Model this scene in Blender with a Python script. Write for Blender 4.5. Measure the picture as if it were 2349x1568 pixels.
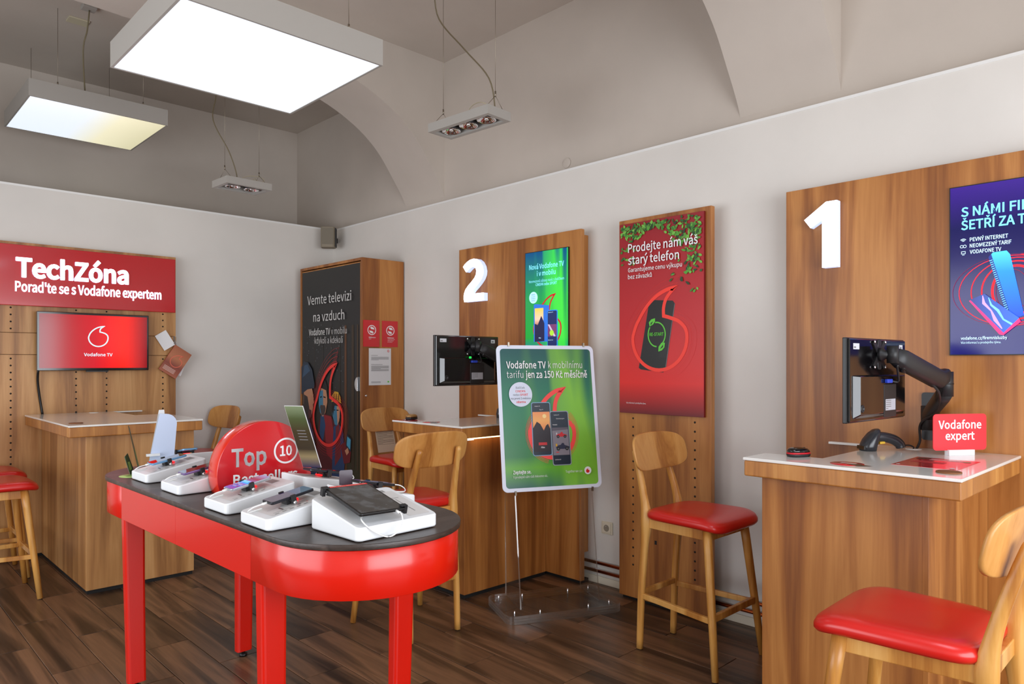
import bpy, bmesh, math, random
from mathutils import Vector, Matrix
R = math.radians
for _o in list(bpy.data.objects):
    bpy.data.objects.remove(_o)
SC = bpy.context.scene
COL = SC.collection
random.seed(7)

# ------------------------------------------------------------------ camera, world, light, exposure
cam = bpy.data.cameras.new('camera')
cam.sensor_width = 36.0
cam.lens = 25.12
cam.shift_y = 0.02086
cam.clip_start = 0.02
co = bpy.data.objects.new('camera', cam)
co.location = (0, 0, 1.5)
co.rotation_euler = (R(90), 0, R(-44.0557))
COL.objects.link(co)
SC.camera = co
SC.view_settings.view_transform = 'Standard'
SC.view_settings.look = 'None'
SC.view_settings.gamma = 1.0
SC.view_settings.use_curve_mapping = False
SC.view_settings.exposure = 0.0
wd = bpy.data.worlds.new('sky')
SC.world = wd
wd.use_nodes = True
_bg = wd.node_tree.nodes['Background']
_bg.inputs[0].default_value = (0.75, 0.86, 1.0, 1)
_bg.inputs[1].default_value = 1.0
SC.cycles.max_bounces = 10
SC.cycles.transmission_bounces = 10
SC.cycles.transparent_max_bounces = 24
SC.cycles.sample_clamp_indirect = 6.0
SC.cycles.caustics_reflective = False
SC.cycles.caustics_refractive = False


def area_light(name, loc, rot, sx, sy, power, color):
    l = bpy.data.lights.new(name, 'AREA')
    l.shape = 'RECTANGLE'
    l.size, l.size_y = sx, sy
    l.energy = power
    l.color = color
    o = bpy.data.objects.new(name, l)
    o.location = loc
    o.rotation_euler = rot
    COL.objects.link(o)
    return o


# daylight through the two shop windows behind the camera
area_light('daylight_left_window', (-1.68, 3.4, 1.50), (0, R(-90), 0), 2.05, 4.0, 92, (0.95, 0.97, 1.0))
area_light('daylight_front_window', (1.1, -2.18, 1.50), (R(90), 0, 0), 4.0, 2.05, 175, (0.93, 0.96, 1.0))


# ------------------------------------------------------------------ materials
def lin(c):
    c = c / 255.0
    return c / 12.92 if c <= 0.04045 else ((c + 0.055) / 1.055) ** 2.4


def S(r, g, b):
    return (lin(r), lin(g), lin(b), 1.0)


_mats = {}


def new_mat(name):
    m = bpy.data.materials.new(name)
    m.use_nodes = True
    return m, m.node_tree, m.node_tree.nodes['Principled BSDF']


def paint(r, g, b, rough=0.5, metal=0.0, coat=0.0, emit=0.0, spec=0.5):
    key = ('p', r, g, b, rough, metal, coat, emit, spec)
    if key in _mats:
        return _mats[key]
    m, nt, p = new_mat('paint_%d_%d_%d' % (r, g, b))
    p.inputs['Base Color'].default_value = S(r, g, b)
    p.inputs['Roughness'].default_value = rough
    p.inputs['Metallic'].default_value = metal
    p.inputs['Coat Weight'].default_value = coat
    p.inputs['Coat Roughness'].default_value = 0.08
    p.inputs['Specular IOR Level'].default_value = spec
    if emit:
        p.inputs['Emission Color'].default_value = S(r, g, b)
        p.inputs['Emission Strength'].default_value = emit
    _mats[key] = m
    return m


def nd(nt, typ, **kw):
    n = nt.nodes.new(typ)
    for k, v in kw.items():
        if k in n.inputs:
            n.inputs[k].default_value = v
        else:
            setattr(n, k, v)
    return n


def ramp(nt, stops):
    n = nt.nodes.new('ShaderNodeValToRGB')
    e = n.color_ramp.elements
    while len(e) < len(stops):
        e.new(0.5)
    for i, (p, c) in enumerate(stops):
        e[i].position = p
        e[i].color = c
    return n


def wood(name, dark, mid, light, along='z', fine=1.0, rough=0.42, rnd=False, figure=1.0, bump=0.04):
    """procedural timber: broad cathedral figure plus fine pores, stretched along one axis"""
    m, nt, p = new_mat(name)
    L = nt.links.new
    tc = nd(nt, 'ShaderNodeTexCoord')
    src = tc.outputs['Object']
    if rnd:
        oi = nd(nt, 'ShaderNodeObjectInfo')
        va = nd(nt, 'ShaderNodeVectorMath', operation='MULTIPLY')
        va.inputs[1].default_value = (37.0, 51.0, 23.0)
        cmb = nd(nt, 'ShaderNodeCombineXYZ')
        for i in range(3):
            L(oi.outputs['Random'], cmb.inputs[i])
        L(cmb.outputs[0], va.inputs[0])
        ad = nd(nt, 'ShaderNodeVectorMath', operation='ADD')
        L(src, ad.inputs[0])
        L(va.outputs[0], ad.inputs[1])
        src = ad.outputs[0]
    s = {'x': (0.35, 5.0, 5.0), 'y': (5.0, 0.35, 5.0), 'z': (5.0, 5.0, 0.35)}[along]
    mp = nd(nt, 'ShaderNodeMapping')
    mp.inputs['Scale'].default_value = tuple(v * fine for v in s)
    L(src, mp.inputs['Vector'])
    n1 = nd(nt, 'ShaderNodeTexNoise', Scale=1.0, Detail=5.0, Roughness=0.55, Distortion=0.5)
    L(mp.outputs[0], n1.inputs['Vector'])
    mu = nd(nt, 'ShaderNodeMath', operation='MULTIPLY')
    mu.inputs[1].default_value = 7.0 * figure
    L(n1.outputs['Fac'], mu.inputs[0])
    fr = nd(nt, 'ShaderNodeMath', operation='PINGPONG')
    fr.inputs[1].default_value = 1.0
    L(mu.outputs[0], fr.inputs[0])
    s2 = {'x': (2.2, 60.0, 60.0), 'y': (60.0, 2.2, 60.0), 'z': (60.0, 60.0, 2.2)}[along]
    mp2 = nd(nt, 'ShaderNodeMapping')
    mp2.inputs['Scale'].default_value = tuple(v * fine for v in s2)
    L(src, mp2.inputs['Vector'])
    n2 = nd(nt, 'ShaderNodeTexNoise', Scale=1.0, Detail=4.0, Roughness=0.6)
    L(mp2.outputs[0], n2.inputs['Vector'])
    mx = nd(nt, 'ShaderNodeMix', data_type='FLOAT')
    mx.inputs[0].default_value = 0.42
    L(fr.outputs[0], mx.inputs[2])
    L(n2.outputs['Fac'], mx.inputs[3])
    mx2 = nd(nt, 'ShaderNodeMix', data_type='FLOAT')
    mx2.inputs[0].default_value = 0.45
    L(mx.outputs[0], mx2.inputs[2])
    L(n1.outputs['Fac'], mx2.inputs[3])
    rp = ramp(nt, [(0.28, S(*dark)), (0.5, S(*mid)), (0.72, S(*light))])
    L(mx2.outputs[0], rp.inputs[0])
    outc = rp.outputs[0]
    if rnd:
        hs = nd(nt, 'ShaderNodeHueSaturation')
        mr = nd(nt, 'ShaderNodeMapRange')
        mr.inputs['To Min'].default_value = 0.78
        mr.inputs['To Max'].default_value = 1.22
        L(oi.outputs['Random'], mr.inputs['Value'])
        L(mr.outputs[0], hs.inputs['Value'])
        L(outc, hs.inputs['Color'])
        outc = hs.outputs[0]
    L(outc, p.inputs['Base Color'])
    p.inputs['Roughness'].default_value = rough
    bp = nd(nt, 'ShaderNodeBump', Strength=bump * 4, Distance=0.002)
    L(n2.outputs['Fac'], bp.inputs['Height'])
    L(bp.outputs[0], p.inputs['Normal'])
    return m


def plaster(name, rgb, scale=120.0, strength=0.06, mottled=0.04):
    m, nt, p = new_mat(name)
    L = nt.links.new
    tc = nd(nt, 'ShaderNodeTexCoord')
    n = nd(nt, 'ShaderNodeTexNoise', Scale=scale, Detail=3.0)
    L(tc.outputs['Object'], n.inputs['Vector'])
    b = nd(nt, 'ShaderNodeBump', Strength=strength, Distance=0.004)
    L(n.outputs['Fac'], b.inputs['Height'])
    L(b.outputs[0], p.inputs['Normal'])
    n2 = nd(nt, 'ShaderNodeTexNoise', Scale=1.6, Detail=4.0)
    L(tc.outputs['Object'], n2.inputs['Vector'])
    c = S(*rgb)
    rp = ramp(nt, [(0.3, tuple(v * (1 - mottled) for v in c[:3]) + (1,)), (0.7, tuple(min(1, v * (1 + mottled)) for v in c[:3]) + (1,))])
    L(n2.outputs['Fac'], rp.inputs[0])
    L(rp.outputs[0], p.inputs['Base Color'])
    p.inputs['Roughness'].default_value = 0.85
    p.inputs['Specular IOR Level'].default_value = 0.2
    return m


def vgrad(name, stops, rough=0.35, emit=0.0, beams=None, horiz=False, coat=0.0):
    """a printed or displayed colour gradient over the sheet's own UV, optional slanted soft light beams"""
    m, nt, p = new_mat(name)
    L = nt.links.new
    uv = nd(nt, 'ShaderNodeUVMap')
    sx = nd(nt, 'ShaderNodeSeparateXYZ')
    L(uv.outputs[0], sx.inputs[0])
    rp = ramp(nt, [(q, S(*c)) for q, c in stops])
    L(sx.outputs[0 if horiz else 1], rp.inputs[0])
    outc = rp.outputs[0]
    if beams:
        rgb, ang, sc, amount = beams
        mp = nd(nt, 'ShaderNodeMapping')
        mp.inputs['Rotation'].default_value = (0, 0, ang)
        mp.inputs['Scale'].default_value = (sc, 0.6, 1)
        L(uv.outputs[0], mp.inputs['Vector'])
        n = nd(nt, 'ShaderNodeTexNoise', Scale=1.0, Detail=1.0)
        n.noise_dimensions = '2D'
        L(mp.outputs[0], n.inputs['Vector'])
        mr = nd(nt, 'ShaderNodeMapRange')
        mr.inputs['From Min'].default_value = 0.42
        mr.inputs['From Max'].default_value = 0.68
        L(n.outputs['Fac'], mr.inputs['Value'])
        mu = nd(nt, 'ShaderNodeMath', operation='MULTIPLY')
        L(mr.outputs[0], mu.inputs[0])
        mrx = nd(nt, 'ShaderNodeMapRange')
        mrx.inputs['From Min'].default_value = 0.2
        mrx.inputs['From Max'].default_value = 0.75
        mrx.inputs['To Max'].default_value = amount
        L(sx.outputs[0], mrx.inputs['Value'])
        L(mrx.outputs[0], mu.inputs[1])
        mx = nd(nt, 'ShaderNodeMix', data_type='RGBA')
        L(mu.outputs[0], mx.inputs[0])
        L(outc, mx.inputs[6])
        mx.inputs[7].default_value = S(*rgb)
        outc = mx.outputs[2]
    L(outc, p.inputs['Base Color'])
    p.inputs['Roughness'].default_value = rough
    p.inputs['Coat Weight'].default_value = coat
    if emit:
        L(outc, p.inputs['Emission Color'])
        p.inputs['Emission Strength'].default_value = emit
    return m


WALL = plaster('wall_paint', (226, 222, 216), 160.0, 0.05)
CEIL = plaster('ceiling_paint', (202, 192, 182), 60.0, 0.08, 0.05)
OAK = wood('oak_laminate', (132, 76, 32), (166, 104, 48), (190, 128, 66), 'z', 1.25, 0.4, figure=0.7)
OAKL = wood('oak_laminate_light', (146, 98, 54), (182, 130, 76), (204, 154, 98), 'z', 1.25, 0.4, figure=0.7)
OAKE = wood('oak_edge', (154, 96, 42), (188, 126, 60), (206, 148, 78), 'z', 1.6, 0.4, figure=0.6)
BEECH = wood('chair_oak', (170, 108, 44), (206, 146, 70), (224, 172, 98), 'z', 1.7, 0.35, figure=0.7)
PLY = wood('chair_plywood', (164, 104, 46), (196, 136, 68), (212, 156, 88), 'z', 1.5, 0.38, figure=0.8)
TILE = wood('wood_look_tile', (48, 34, 24), (86, 62, 44), (128, 92, 66), 'y', 1.3, 0.34, rnd=True, figure=0.8, bump=0.05)
DARKTOP = wood('dark_stained_oak', (44, 34, 30), (66, 53, 47), (88, 74, 66), 'x', 3.0, 0.36, figure=0.6, bump=0.06)
GROUT = paint(150, 118, 94, 0.8)
WHITE = paint(238, 238, 236, 0.35)
SOLID = paint(240, 239, 234, 0.12, coat=0.3)
PLAST = paint(236, 238, 240, 0.32)
BLACK = paint(16, 15, 16, 0.35)
BLACKG = paint(10, 9, 11, 0.12, coat=0.4)
BLACKM = paint(30, 29, 31, 0.45)
PLINTH = paint(14, 12, 11, 0.7)
REDL = paint(214, 24, 6, 0.26, coat=0.25)
LEATHER = paint(205, 30, 24, 0.3, coat=0.15)
REDSIGN = paint(196, 18, 28, 0.22, coat=0.4)
ALU = paint(172, 168, 162, 0.45)
STEEL = paint(150, 140, 125, 0.35, 0.9)
CHROME = paint(225, 225, 228, 0.08, 1.0)
COPPER = paint(200, 106, 58, 0.25, 1.0)
PRWHITE = paint(240, 240, 242, 0.45)
PRRED = paint(226, 30, 30, 0.4)
PRGREY = paint(120, 118, 118, 0.5)
LED = paint(240, 246, 255, 0.5, emit=1.6)


def clear_plastic(name, tint, gloss, milky):
    """clear acrylic sheet: see-through with a fresnel gloss and a trace of milky scatter"""
    m, nt, p = new_mat(name)
    L = nt.links.new
    tr = nd(nt, 'ShaderNodeBsdfTransparent')
    tr.inputs[0].default_value = tint
    gl = nd(nt, 'ShaderNodeBsdfGlossy')
    gl.inputs['Roughness'].default_value = 0.03
    df = nd(nt, 'ShaderNodeBsdfTranslucent')
    df.inputs[0].default_value = (0.9, 0.93, 0.95, 1)
    m1 = nd(nt, 'ShaderNodeMixShader')
    m1.inputs[0].default_value = milky
    L(tr.outputs[0], m1.inputs[1])
    L(df.outputs[0], m1.inputs[2])
    m2 = nd(nt, 'ShaderNodeMixShader')
    m2.inputs[0].default_value = gloss
    L(m1.outputs[0], m2.inputs[1])
    L(gl.outputs[0], m2.inputs[2])
    L(m2.outputs[0], nt.nodes['Material Output'].inputs[0])
    return m


ACRYL = clear_plastic('clear_acrylic', (0.985, 0.99, 0.99, 1), 0.05, 0.03)
ACRYLE = clear_plastic('acrylic_cut_edge', (0.92, 0.95, 0.95, 1), 0.12, 0.35)

# ------------------------------------------------------------------ geometry helpers
TM = {}


class F:
    """a flat working frame: origin, right, up, outward"""
    def __init__(s, o, u, v):
        s.o, s.u, s.v = Vector(o), Vector(u).normalized(), Vector(v).normalized()
        s.n = s.u.cross(s.v)

    def at(s, x, y, k=0.0):
        return s.o + s.u * x + s.v * y + s.n * k


class M:
    def __init__(s):
        s.bm = bmesh.new()
        s.ms = []
        s.uv = None

    def mi(s, m):
        if m not in s.ms:
            s.ms.append(m)
        return s.ms.index(m)

    def face(s, pts, m, uvs=None, smooth=False):
        vs = [s.bm.verts.new(p) for p in pts]
        f = s.bm.faces.new(vs)
        f.material_index = s.mi(m)
        f.smooth = smooth
        if uvs:
            if s.uv is None:
                s.uv = s.bm.loops.layers.uv.new('UVMap')
            for l, q in zip(f.loops, uvs):
                l[s.uv].uv = q
        return f

    def hull(s, v8, m):
        vs = [s.bm.verts.new(p) for p in v8]
        for q in ((0, 3, 2, 1), (4, 5, 6, 7), (0, 1, 5, 4), (1, 2, 6, 5), (2, 3, 7, 6), (3, 0, 4, 7)):
            f = s.bm.faces.new([vs[i] for i in q])
            f.material_index = s.mi(m)
        return s

    def box(s, a, b, m):
        x0, y0, z0 = a
        x1, y1, z1 = b
        return s.hull([(x0, y0, z0), (x1, y0, z0), (x1, y1, z0), (x0, y1, z0), (x0, y0, z1), (x1, y0, z1), (x1, y1, z1), (x0, y1, z1)], m)

    def fbox(s, fr, x0, x1, y0, y1, k0, k1, m):
        return s.hull([fr.at(x0, y0, k0), fr.at(x1, y0, k0), fr.at(x1, y1, k0), fr.at(x0, y1, k0),
                       fr.at(x0, y0, k1), fr.at(x1, y0, k1), fr.at(x1, y1, k1), fr.at(x0, y1, k1)], m)

    def bar(s, p, q, w, h, m, up=(0, 0, 1)):
        p, q = Vector(p), Vector(q)
        d = (q - p).normalized()
        r = d.cross(Vector(up)).normalized()
        u = r.cross(d)
        e = lambda c: [c - r * w / 2 - u * h / 2, c + r * w / 2 - u * h / 2, c + r * w / 2 + u * h / 2, c - r * w / 2 + u * h / 2]
        return s.hull(e(p) + e(q), m)

    def prism(s, poly, fr, k0, k1, m, m_side=None, smooth=False):
        a = [s.bm.verts.new(fr.at(x, y, k0)) for x, y in poly]
        b = [s.bm.verts.new(fr.at(x, y, k1)) for x, y in poly]
        f = s.bm.faces.new(a[::-1])
        f.material_index = s.mi(m)
        f = s.bm.faces.new(b)
        f.material_index = s.mi(m)
        n = len(poly)
        for i in range(n):
            j = (i + 1) % n
            f = s.bm.faces.new([a[i], a[j], b[j], b[i]])
            f.material_index = s.mi(m_side or m)
            f.smooth = smooth
        return s

    def rings(s, rings, m, closed=True, cap=True, smooth=True):
        vr = [[s.bm.verts.new(p) for p in r] for r in rings]
        for a, b in zip(vr, vr[1:]):
            n = len(a)
            for i in range(n if closed else n - 1):
                j = (i + 1) % n
                f = s.bm.faces.new([a[i], a[j], b[j], b[i]])
                f.material_index = s.mi(m)
                f.smooth = smooth
        if cap:
            for r in (vr[0][::-1], vr[-1]):
                f = s.bm.faces.new(r)
                f.material_index = s.mi(m)
                f.smooth = smooth
        return s

    def tube(s, pts, r, m, seg=8, sq=0.0, flat=1.0, up=(0.3, 0.9, 0.1), cap=True):
        pts = [Vector(p) for p in pts]
        rs = r if isinstance(r, (list, tuple)) else [r] * len(pts)
        out = []
        ref = Vector(up)
        for i, p in enumerate(pts):
            d = (pts[min(i + 1, len(pts) - 1)] - pts[max(i - 1, 0)]).normalized()
            a = ref - d * ref.dot(d)
            if a.length < 1e-4:
                a = Vector((1, 0, 0)) - d * d.x
            a.normalize()
            b = d.cross(a)
            ring = []
            for k in range(seg):
                t = 2 * math.pi * k / seg
                c, q = math.cos(t), math.sin(t)
                if sq:
                    e = 1 - sq
                    c = math.copysign(abs(c) ** e, c)
                    q = math.copysign(abs(q) ** e, q)
                ring.append(p + (a * c * flat + b * q) * rs[i])
            out.append(ring)
        return s.rings(out, m, True, cap)

    def lathe(s, prof, fr, m, seg=20, cap=True):
        """prof: (radius, height along frame normal)"""
        return s.rings([[fr.at(r * math.cos(2 * math.pi * k / seg), r * math.sin(2 * math.pi * k / seg), z) for k in range(seg)] for r, z in prof], m, True, cap)

    def disc(s, c, r, h, m, seg=18, axis='z'):
        ax = {'z': F(c, (1, 0, 0), (0, 1, 0)), 'x': F(c, (0, 1, 0), (0, 0, 1)), '-x': F(c, (0, -1, 0), (0, 0, 1)), '-y': F(c, (1, 0, 0), (0, 0, 1))}[axis]
        return s.lathe([(r, 0), (r, h)], ax, m, seg)

    def done(s, name, parent=None, label=None, cat=None, group=None, kind=None, bevel=0, seg=2, world=True, normals=True, at=None):
        bm = s.bm
        if normals:
            bmesh.ops.recalc_face_normals(bm, faces=bm.faces)
        base = Matrix.Identity(4)
        if parent is not None:
            base = TM[parent.name]
            if world:
                bmesh.ops.transform(bm, matrix=base.inverted(), verts=bm.verts)
        me = bpy.data.meshes.new(name)
        o = bpy.data.objects.new(name, me)
        if parent is None and kind != 'structure':
            if at is None:
                xs = [v.co for v in bm.verts]
                at = Vector(((min(v.x for v in xs) + max(v.x for v in xs)) / 2, (min(v.y for v in xs) + max(v.y for v in xs)) / 2, min(v.z for v in xs)))
            at = Vector(at)
            bmesh.ops.translate(bm, verts=bm.verts, vec=-at)
            o.location = at
            base = Matrix.Translation(at)
        bm.to_mesh(me)
        bm.free()
        for m in s.ms:
            me.materials.append(m)
        COL.objects.link(o)
        if parent is not None:
            o.parent = parent
        TM[o.name] = base
        tag(o, label, cat, group, kind)
        if bevel:
            b = o.modifiers.new('bevel', 'BEVEL')
            b.width = bevel
            b.segments = seg
            b.limit_method = 'ANGLE'
            b.angle_limit = R(40)
            b.harden_normals = False
        return o


def tag(o, label=None, cat=None, group=None, kind=None):
    for k, v in (('label', label), ('category', cat), ('group', group), ('kind', kind)):
        if v:
            o[k] = v


def thing(name, label, cat, loc=(0, 0, 0), rz=0.0, group=None):
    o = bpy.data.objects.new(name, None)
    o.empty_display_size = 0.1
    o.location = loc
    o.rotation_euler = (0, 0, rz)
    COL.objects.link(o)
    tag(o, label, cat, group)
    TM[o.name] = Matrix.Translation(Vector(loc)) @ Matrix.Rotation(rz, 4, 'Z')
    return o


def copy_tree(root, loc, rz, label=None, group=None):
    r = root.copy()
    COL.objects.link(r)
    r.location = loc
    r.rotation_euler = (0, 0, rz)
    TM[r.name] = Matrix.Translation(Vector(loc)) @ Matrix.Rotation(rz, 4, 'Z')
    if label:
        r['label'] = label
    if group:
        r['group'] = group
    for c in list(root.children):
        d = c.copy()
        COL.objects.link(d)
        d.parent = r
        TM[d.name] = TM[r.name]
        for g in list(c.children):
            e = g.copy()
            COL.objects.link(e)
            e.parent = d
            TM[e.name] = TM[r.name]
    return r


def rrect(w, h, r, n=5, cx=0.0, cy=0.0):
    pts = []
    for sx, sy, a0 in ((1, -1, -90), (1, 1, 0), (-1, 1, 90), (-1, -1, 180)):
        for i in range(n + 1):
            a = R(a0 + 90 * i / n)
            pts.append((cx + sx * (w / 2 - r) + r * math.cos(a), cy + sy * (h / 2 - r) + r * math.sin(a)))
    return pts


def superell(a, b, e, n=40):
    pts = []
    for i in range(n):
        t = 2 * math.pi * i / n
        c, q = math.cos(t), math.sin(t)
        pts.append((a * math.copysign(abs(c) ** (2 / e), c), b * math.copysign(abs(q) ** (2 / e), q)))
    return pts


def catmull(pts, n=6):
    out = []
    P = [Vector(p) for p in pts]
    for i in range(len(P) - 1):
        a, b, c, d = P[max(i - 1, 0)], P[i], P[i + 1], P[min(i + 2, len(P) - 1)]
        for k in range(n):
            t = k / n
            out.append(0.5 * (2 * b + (c - a) * t + (2 * a - 5 * b + 4 * c - d) * t * t + (3 * b - a - 3 * c + d) * t ** 3))
    out.append(P[-1])
    return out


def _load_font():
    import os
    try:
        f = bpy.data.fonts.load(os.path.join(bpy.utils.system_resource('DATAFILES', path='fonts'), 'Noto Sans CJK Regular.woff2'))
    except Exception:
        return None, 0.727
    cu = bpy.data.curves.new('probe', 'FONT')
    cu.font = f
    cu.body = 'H'
    o = bpy.data.objects.new('probe', cu)
    h = max(v.co.y for v in o.to_mesh().vertices)
    o.to_mesh_clear()
    bpy.data.objects.remove(o)
    bpy.data.curves.remove(cu)
    return f, h


FONT, CAPH = _load_font()
BASE = {'š': 's', 'č': 'c', 'ř': 'r', 'ž': 'z', 'Š': 'S', 'Č': 'C', 'Ř': 'R', 'Ž': 'Z', 'ů': 'u'}


def raw_text(body, bold=0.0, extrude=0.0, res=2):
    """glyph mesh scaled so that a capital is 1 high"""
    cu = bpy.data.curves.new('glyphs', 'FONT')
    if FONT:
        cu.font = FONT
    cu.body = body
    cu.size = 1.0
    cu.offset = bold * CAPH
    cu.extrude = extrude * CAPH
    cu.resolution_u = res
    o = bpy.data.objects.new('glyphs', cu)
    m = o.to_mesh()
    vs = [tuple(c / CAPH for c in v.co) for v in m.vertices]
    fs = [tuple(p.vertices) for p in m.polygons]
    o.to_mesh_clear()
    bpy.data.objects.remove(o)
    bpy.data.curves.remove(cu)
    return vs, fs


def text_faces(body, bold=0.0, extrude=0.0, res=2):
    body = body.replace('ď', "d'").replace('ť', "t'")
    if FONT is None:
        return raw_text(body, min(bold, 0.02), extrude, res)
    plain = ''.join(BASE.get(c, c) for c in body)
    off = max(-0.012, min(bold, 0.040))
    vs, fs = raw_text(plain, off, extrude, res)
    extra = max(0.0, bold - 0.040)
    if extra > 0:
        v0, f0 = list(vs), list(fs)
        for dx, dy in ((extra, 0), (-extra, 0), (0, extra * 0.8), (0, -extra * 0.8)):
            n = len(vs)
            vs = vs + [(v[0] + dx, v[1] + dy, v[2]) for v in v0]
            fs = fs + [tuple(i + n for i in f) for f in f0]
    st = 0.062 + bold * 0.9          # half width of an accent stroke
    for i, c in enumerate(body):
        if c not in BASE:
            continue
        full = raw_text(plain[:i + 1])[0]
        one = raw_text(plain[i])[0]
        xr = max(v[0] for v in full)
        w_ = max(v[0] for v in one) - min(v[0] for v in one)
        cx = xr - w_ / 2 + (0.05 if plain[i] == 'r' else 0.0)
        y0 = 1.10 if c.isupper() else 0.83
        n = len(vs)
        zs = (-extrude, extrude) if extrude else (0.0,)
        if c == 'ů':
            for k in range(10):
                for rr_ in (0.075, 0.075 + st * 1.5):
                    for z in zs:
                        vs = vs + [(cx + rr_ * math.cos(k * math.pi / 5), y0 + 0.10 + rr_ * math.sin(k * math.pi / 5), z)]
            q = 2 * len(zs)
            for k in range(10):
                j = (k + 1) % 10
                t = len(zs) - 1
                fs = fs + [(n + k * q + t, n + k * q + len(zs) + t, n + j * q + len(zs) + t, n + j * q + t)]
            continue
        h = 0.21
        pts = [(cx - 0.21, y0 + h), (cx - 0.21 + st * 1.7, y0 + h), (cx, y0 + st * 1.4), (cx + 0.21 - st * 1.7, y0 + h), (cx + 0.21, y0 + h), (cx + st * 0.6, y0), (cx - st * 0.6, y0)]
        for z in zs:
            vs = vs + [(x, y, z) for x, y in pts]
        t = n + 7 * (len(zs) - 1)
        fs = fs + [(t, t + 6, t + 2, t + 1), (t + 2, t + 6, t + 5), (t + 2, t + 5, t + 4, t + 3)]
    return vs, fs


class Print(M):
    """flat printing on a frame: each shape lies a hair above the one before"""
    def __init__(s, fr, k=0.0006, step=0.00025):
        super().__init__()
        s.fr, s.k, s.st = fr, k, step
        s.texts = []

    def done(s, name, parent=None, **kw):
        o = None
        for q in s.texts:
            o = M.done(q, name if not s.bm.verts or name == 'lettering' else 'lettering', parent, **dict(kw, normals=False))
        if s.bm.verts:
            o = M.done(s, 'printed_marks' if s.texts and name == 'lettering' else name, parent, **kw)
        return o

    def up(s):
        s.k += s.st
        return s.k

    def poly(s, pts, m, uvbox=None):
        k = s.up()
        uvs = None
        if uvbox:
            x0, y0, x1, y1 = uvbox
            uvs = [((x - x0) / (x1 - x0), (y - y0) / (y1 - y0)) for x, y in pts]
        s.face([s.fr.at(x, y, k) for x, y in pts], m, uvs)
        return s

    def rect(s, x0, y0, x1, y1, m, uv=True):
        return s.poly([(x0, y0), (x1, y0), (x1, y1), (x0, y1)], m, (x0, y0, x1, y1) if uv else None)

    def circ(s, x, y, r, m, seg=28, ry=None):
        ry = ry or r
        return s.poly([(x + r * math.cos(2 * math.pi * i / seg), y + ry * math.sin(2 * math.pi * i / seg)) for i in range(seg)], m, (x - r, y - ry, x + r, y + ry))

    def stroke(s, pts, w, m, closed=False):
        k = s.up()
        n = len(pts)
        P = [Vector((p[0], p[1])) for p in pts]
        L, Rr = [], []
        for i in range(n):
            a = P[(i - 1) % n] if (closed or i) else P[i]
            b = P[(i + 1) % n] if (closed or i < n - 1) else P[i]
            d0 = (P[i] - a)
            d1 = (b - P[i])
            d0 = d0.normalized() if d0.length > 1e-9 else d1.normalized()
            d1 = d1.normalized() if d1.length > 1e-9 else d0
            t = d0 + d1
            t = t.normalized() if t.length > 1e-6 else d1
            nn = Vector((-t.y, t.x))
            c = max(0.35, abs(nn.dot(Vector((-d1.y, d1.x)))))
            ww = (w[i] if isinstance(w, (list, tuple)) else w) / 2 / c
            L.append(P[i] + nn * ww)
            Rr.append(P[i] - nn * ww)
        for i in range(n if closed else n - 1):
            j = (i + 1) % n
            s.face([s.fr.at(q.x, q.y, k) for q in (L[i], L[j], Rr[j], Rr[i])], m)
        return s

    def text(s, body, x, y, m, w=None, cap=0.02, bold=0.0, align='l', rot=0.0):
        k = s.up()
        vs, fs = text_faces(body, bold * 1.6)
        if not vs:
            return s
        sub = M()
        s.texts.append(sub)
        xs = [v[0] for v in vs]
        x0, x1 = min(xs), max(xs)
        sy = cap
        sx = (w / (x1 - x0)) if w else sy
        ww = (x1 - x0) * sx
        off = {'l': 0, 'c': -ww / 2, 'r': -ww}[align]
        cr, sr = math.cos(rot), math.sin(rot)
        bv = []
        for v in vs:
            px, py = off + (v[0] - x0) * sx, v[1] * sy
            bv.append(sub.bm.verts.new(s.fr.at(x + px * cr - py * sr, y + px * sr + py * cr, k)))
        mi = sub.mi(m)
        for f in fs:
            try:
                q = sub.bm.faces.new([bv[i] for i in f])
                q.material_index = mi
            except ValueError:
                pass
        return s

    def mark(s, cx, cy, r, w, m, tip=1.0, lean=0.0, filled=False):
        """the quotation-mark emblem as a ring with a curled tail"""
        pts = [(0.55, 1.31), (0.25, 1.27), (-0.15, 1.12), (-0.52, 0.86), (-0.83, 0.49), (-0.985, 0.1)]
        pts = catmull(pts, 4)
        pts = [(p.x, p.y) for p in [Vector(q) for q in pts]] if False else [(q[0], q[1]) for q in pts]
        for i in range(1, 27):
            a = R(174 + i * 7.4)
            pts.append((math.cos(a), math.sin(a)))
        tail = catmull([(pts[-1][0], pts[-1][1]), (0.92, 0.30), (0.70, 0.50), (0.40, 0.61), (0.17, 0.66)], 4)[1:]
        pts += [(q[0], q[1]) for q in tail]
        inner = catmull([(0.17, 0.66), (0.17, 0.86), (0.27, 1.08), (0.55, 1.31)], 4)[1:-1]
        pts += [(q[0], q[1]) for q in inner]
        out = []
        for x, y in pts:
            if y > 0.6:
                y = 0.6 + (y - 0.6) * tip
                x = x + lean * (y - 0.6)
            out.append((cx + x * r, cy + y * r))
        if filled:
            s.poly(out, m)
        else:
            s.stroke(out, w, m, True)
        return s

    def lines(s, x0, x1, y1, n, dy, m, h=0.002, seed=1):
        """unreadably small body copy as thin printed rules"""
        rr = random.Random(seed)
        for i in range(n):
            y = y1 - i * dy
            s.rect(x0, y, x0 + (x1 - x0) * (1 if i % 5 != 4 else rr.uniform(0.3, 0.8)), y + h, m, uv=False)
            s.k -= s.st
        s.up()
        return s

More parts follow.
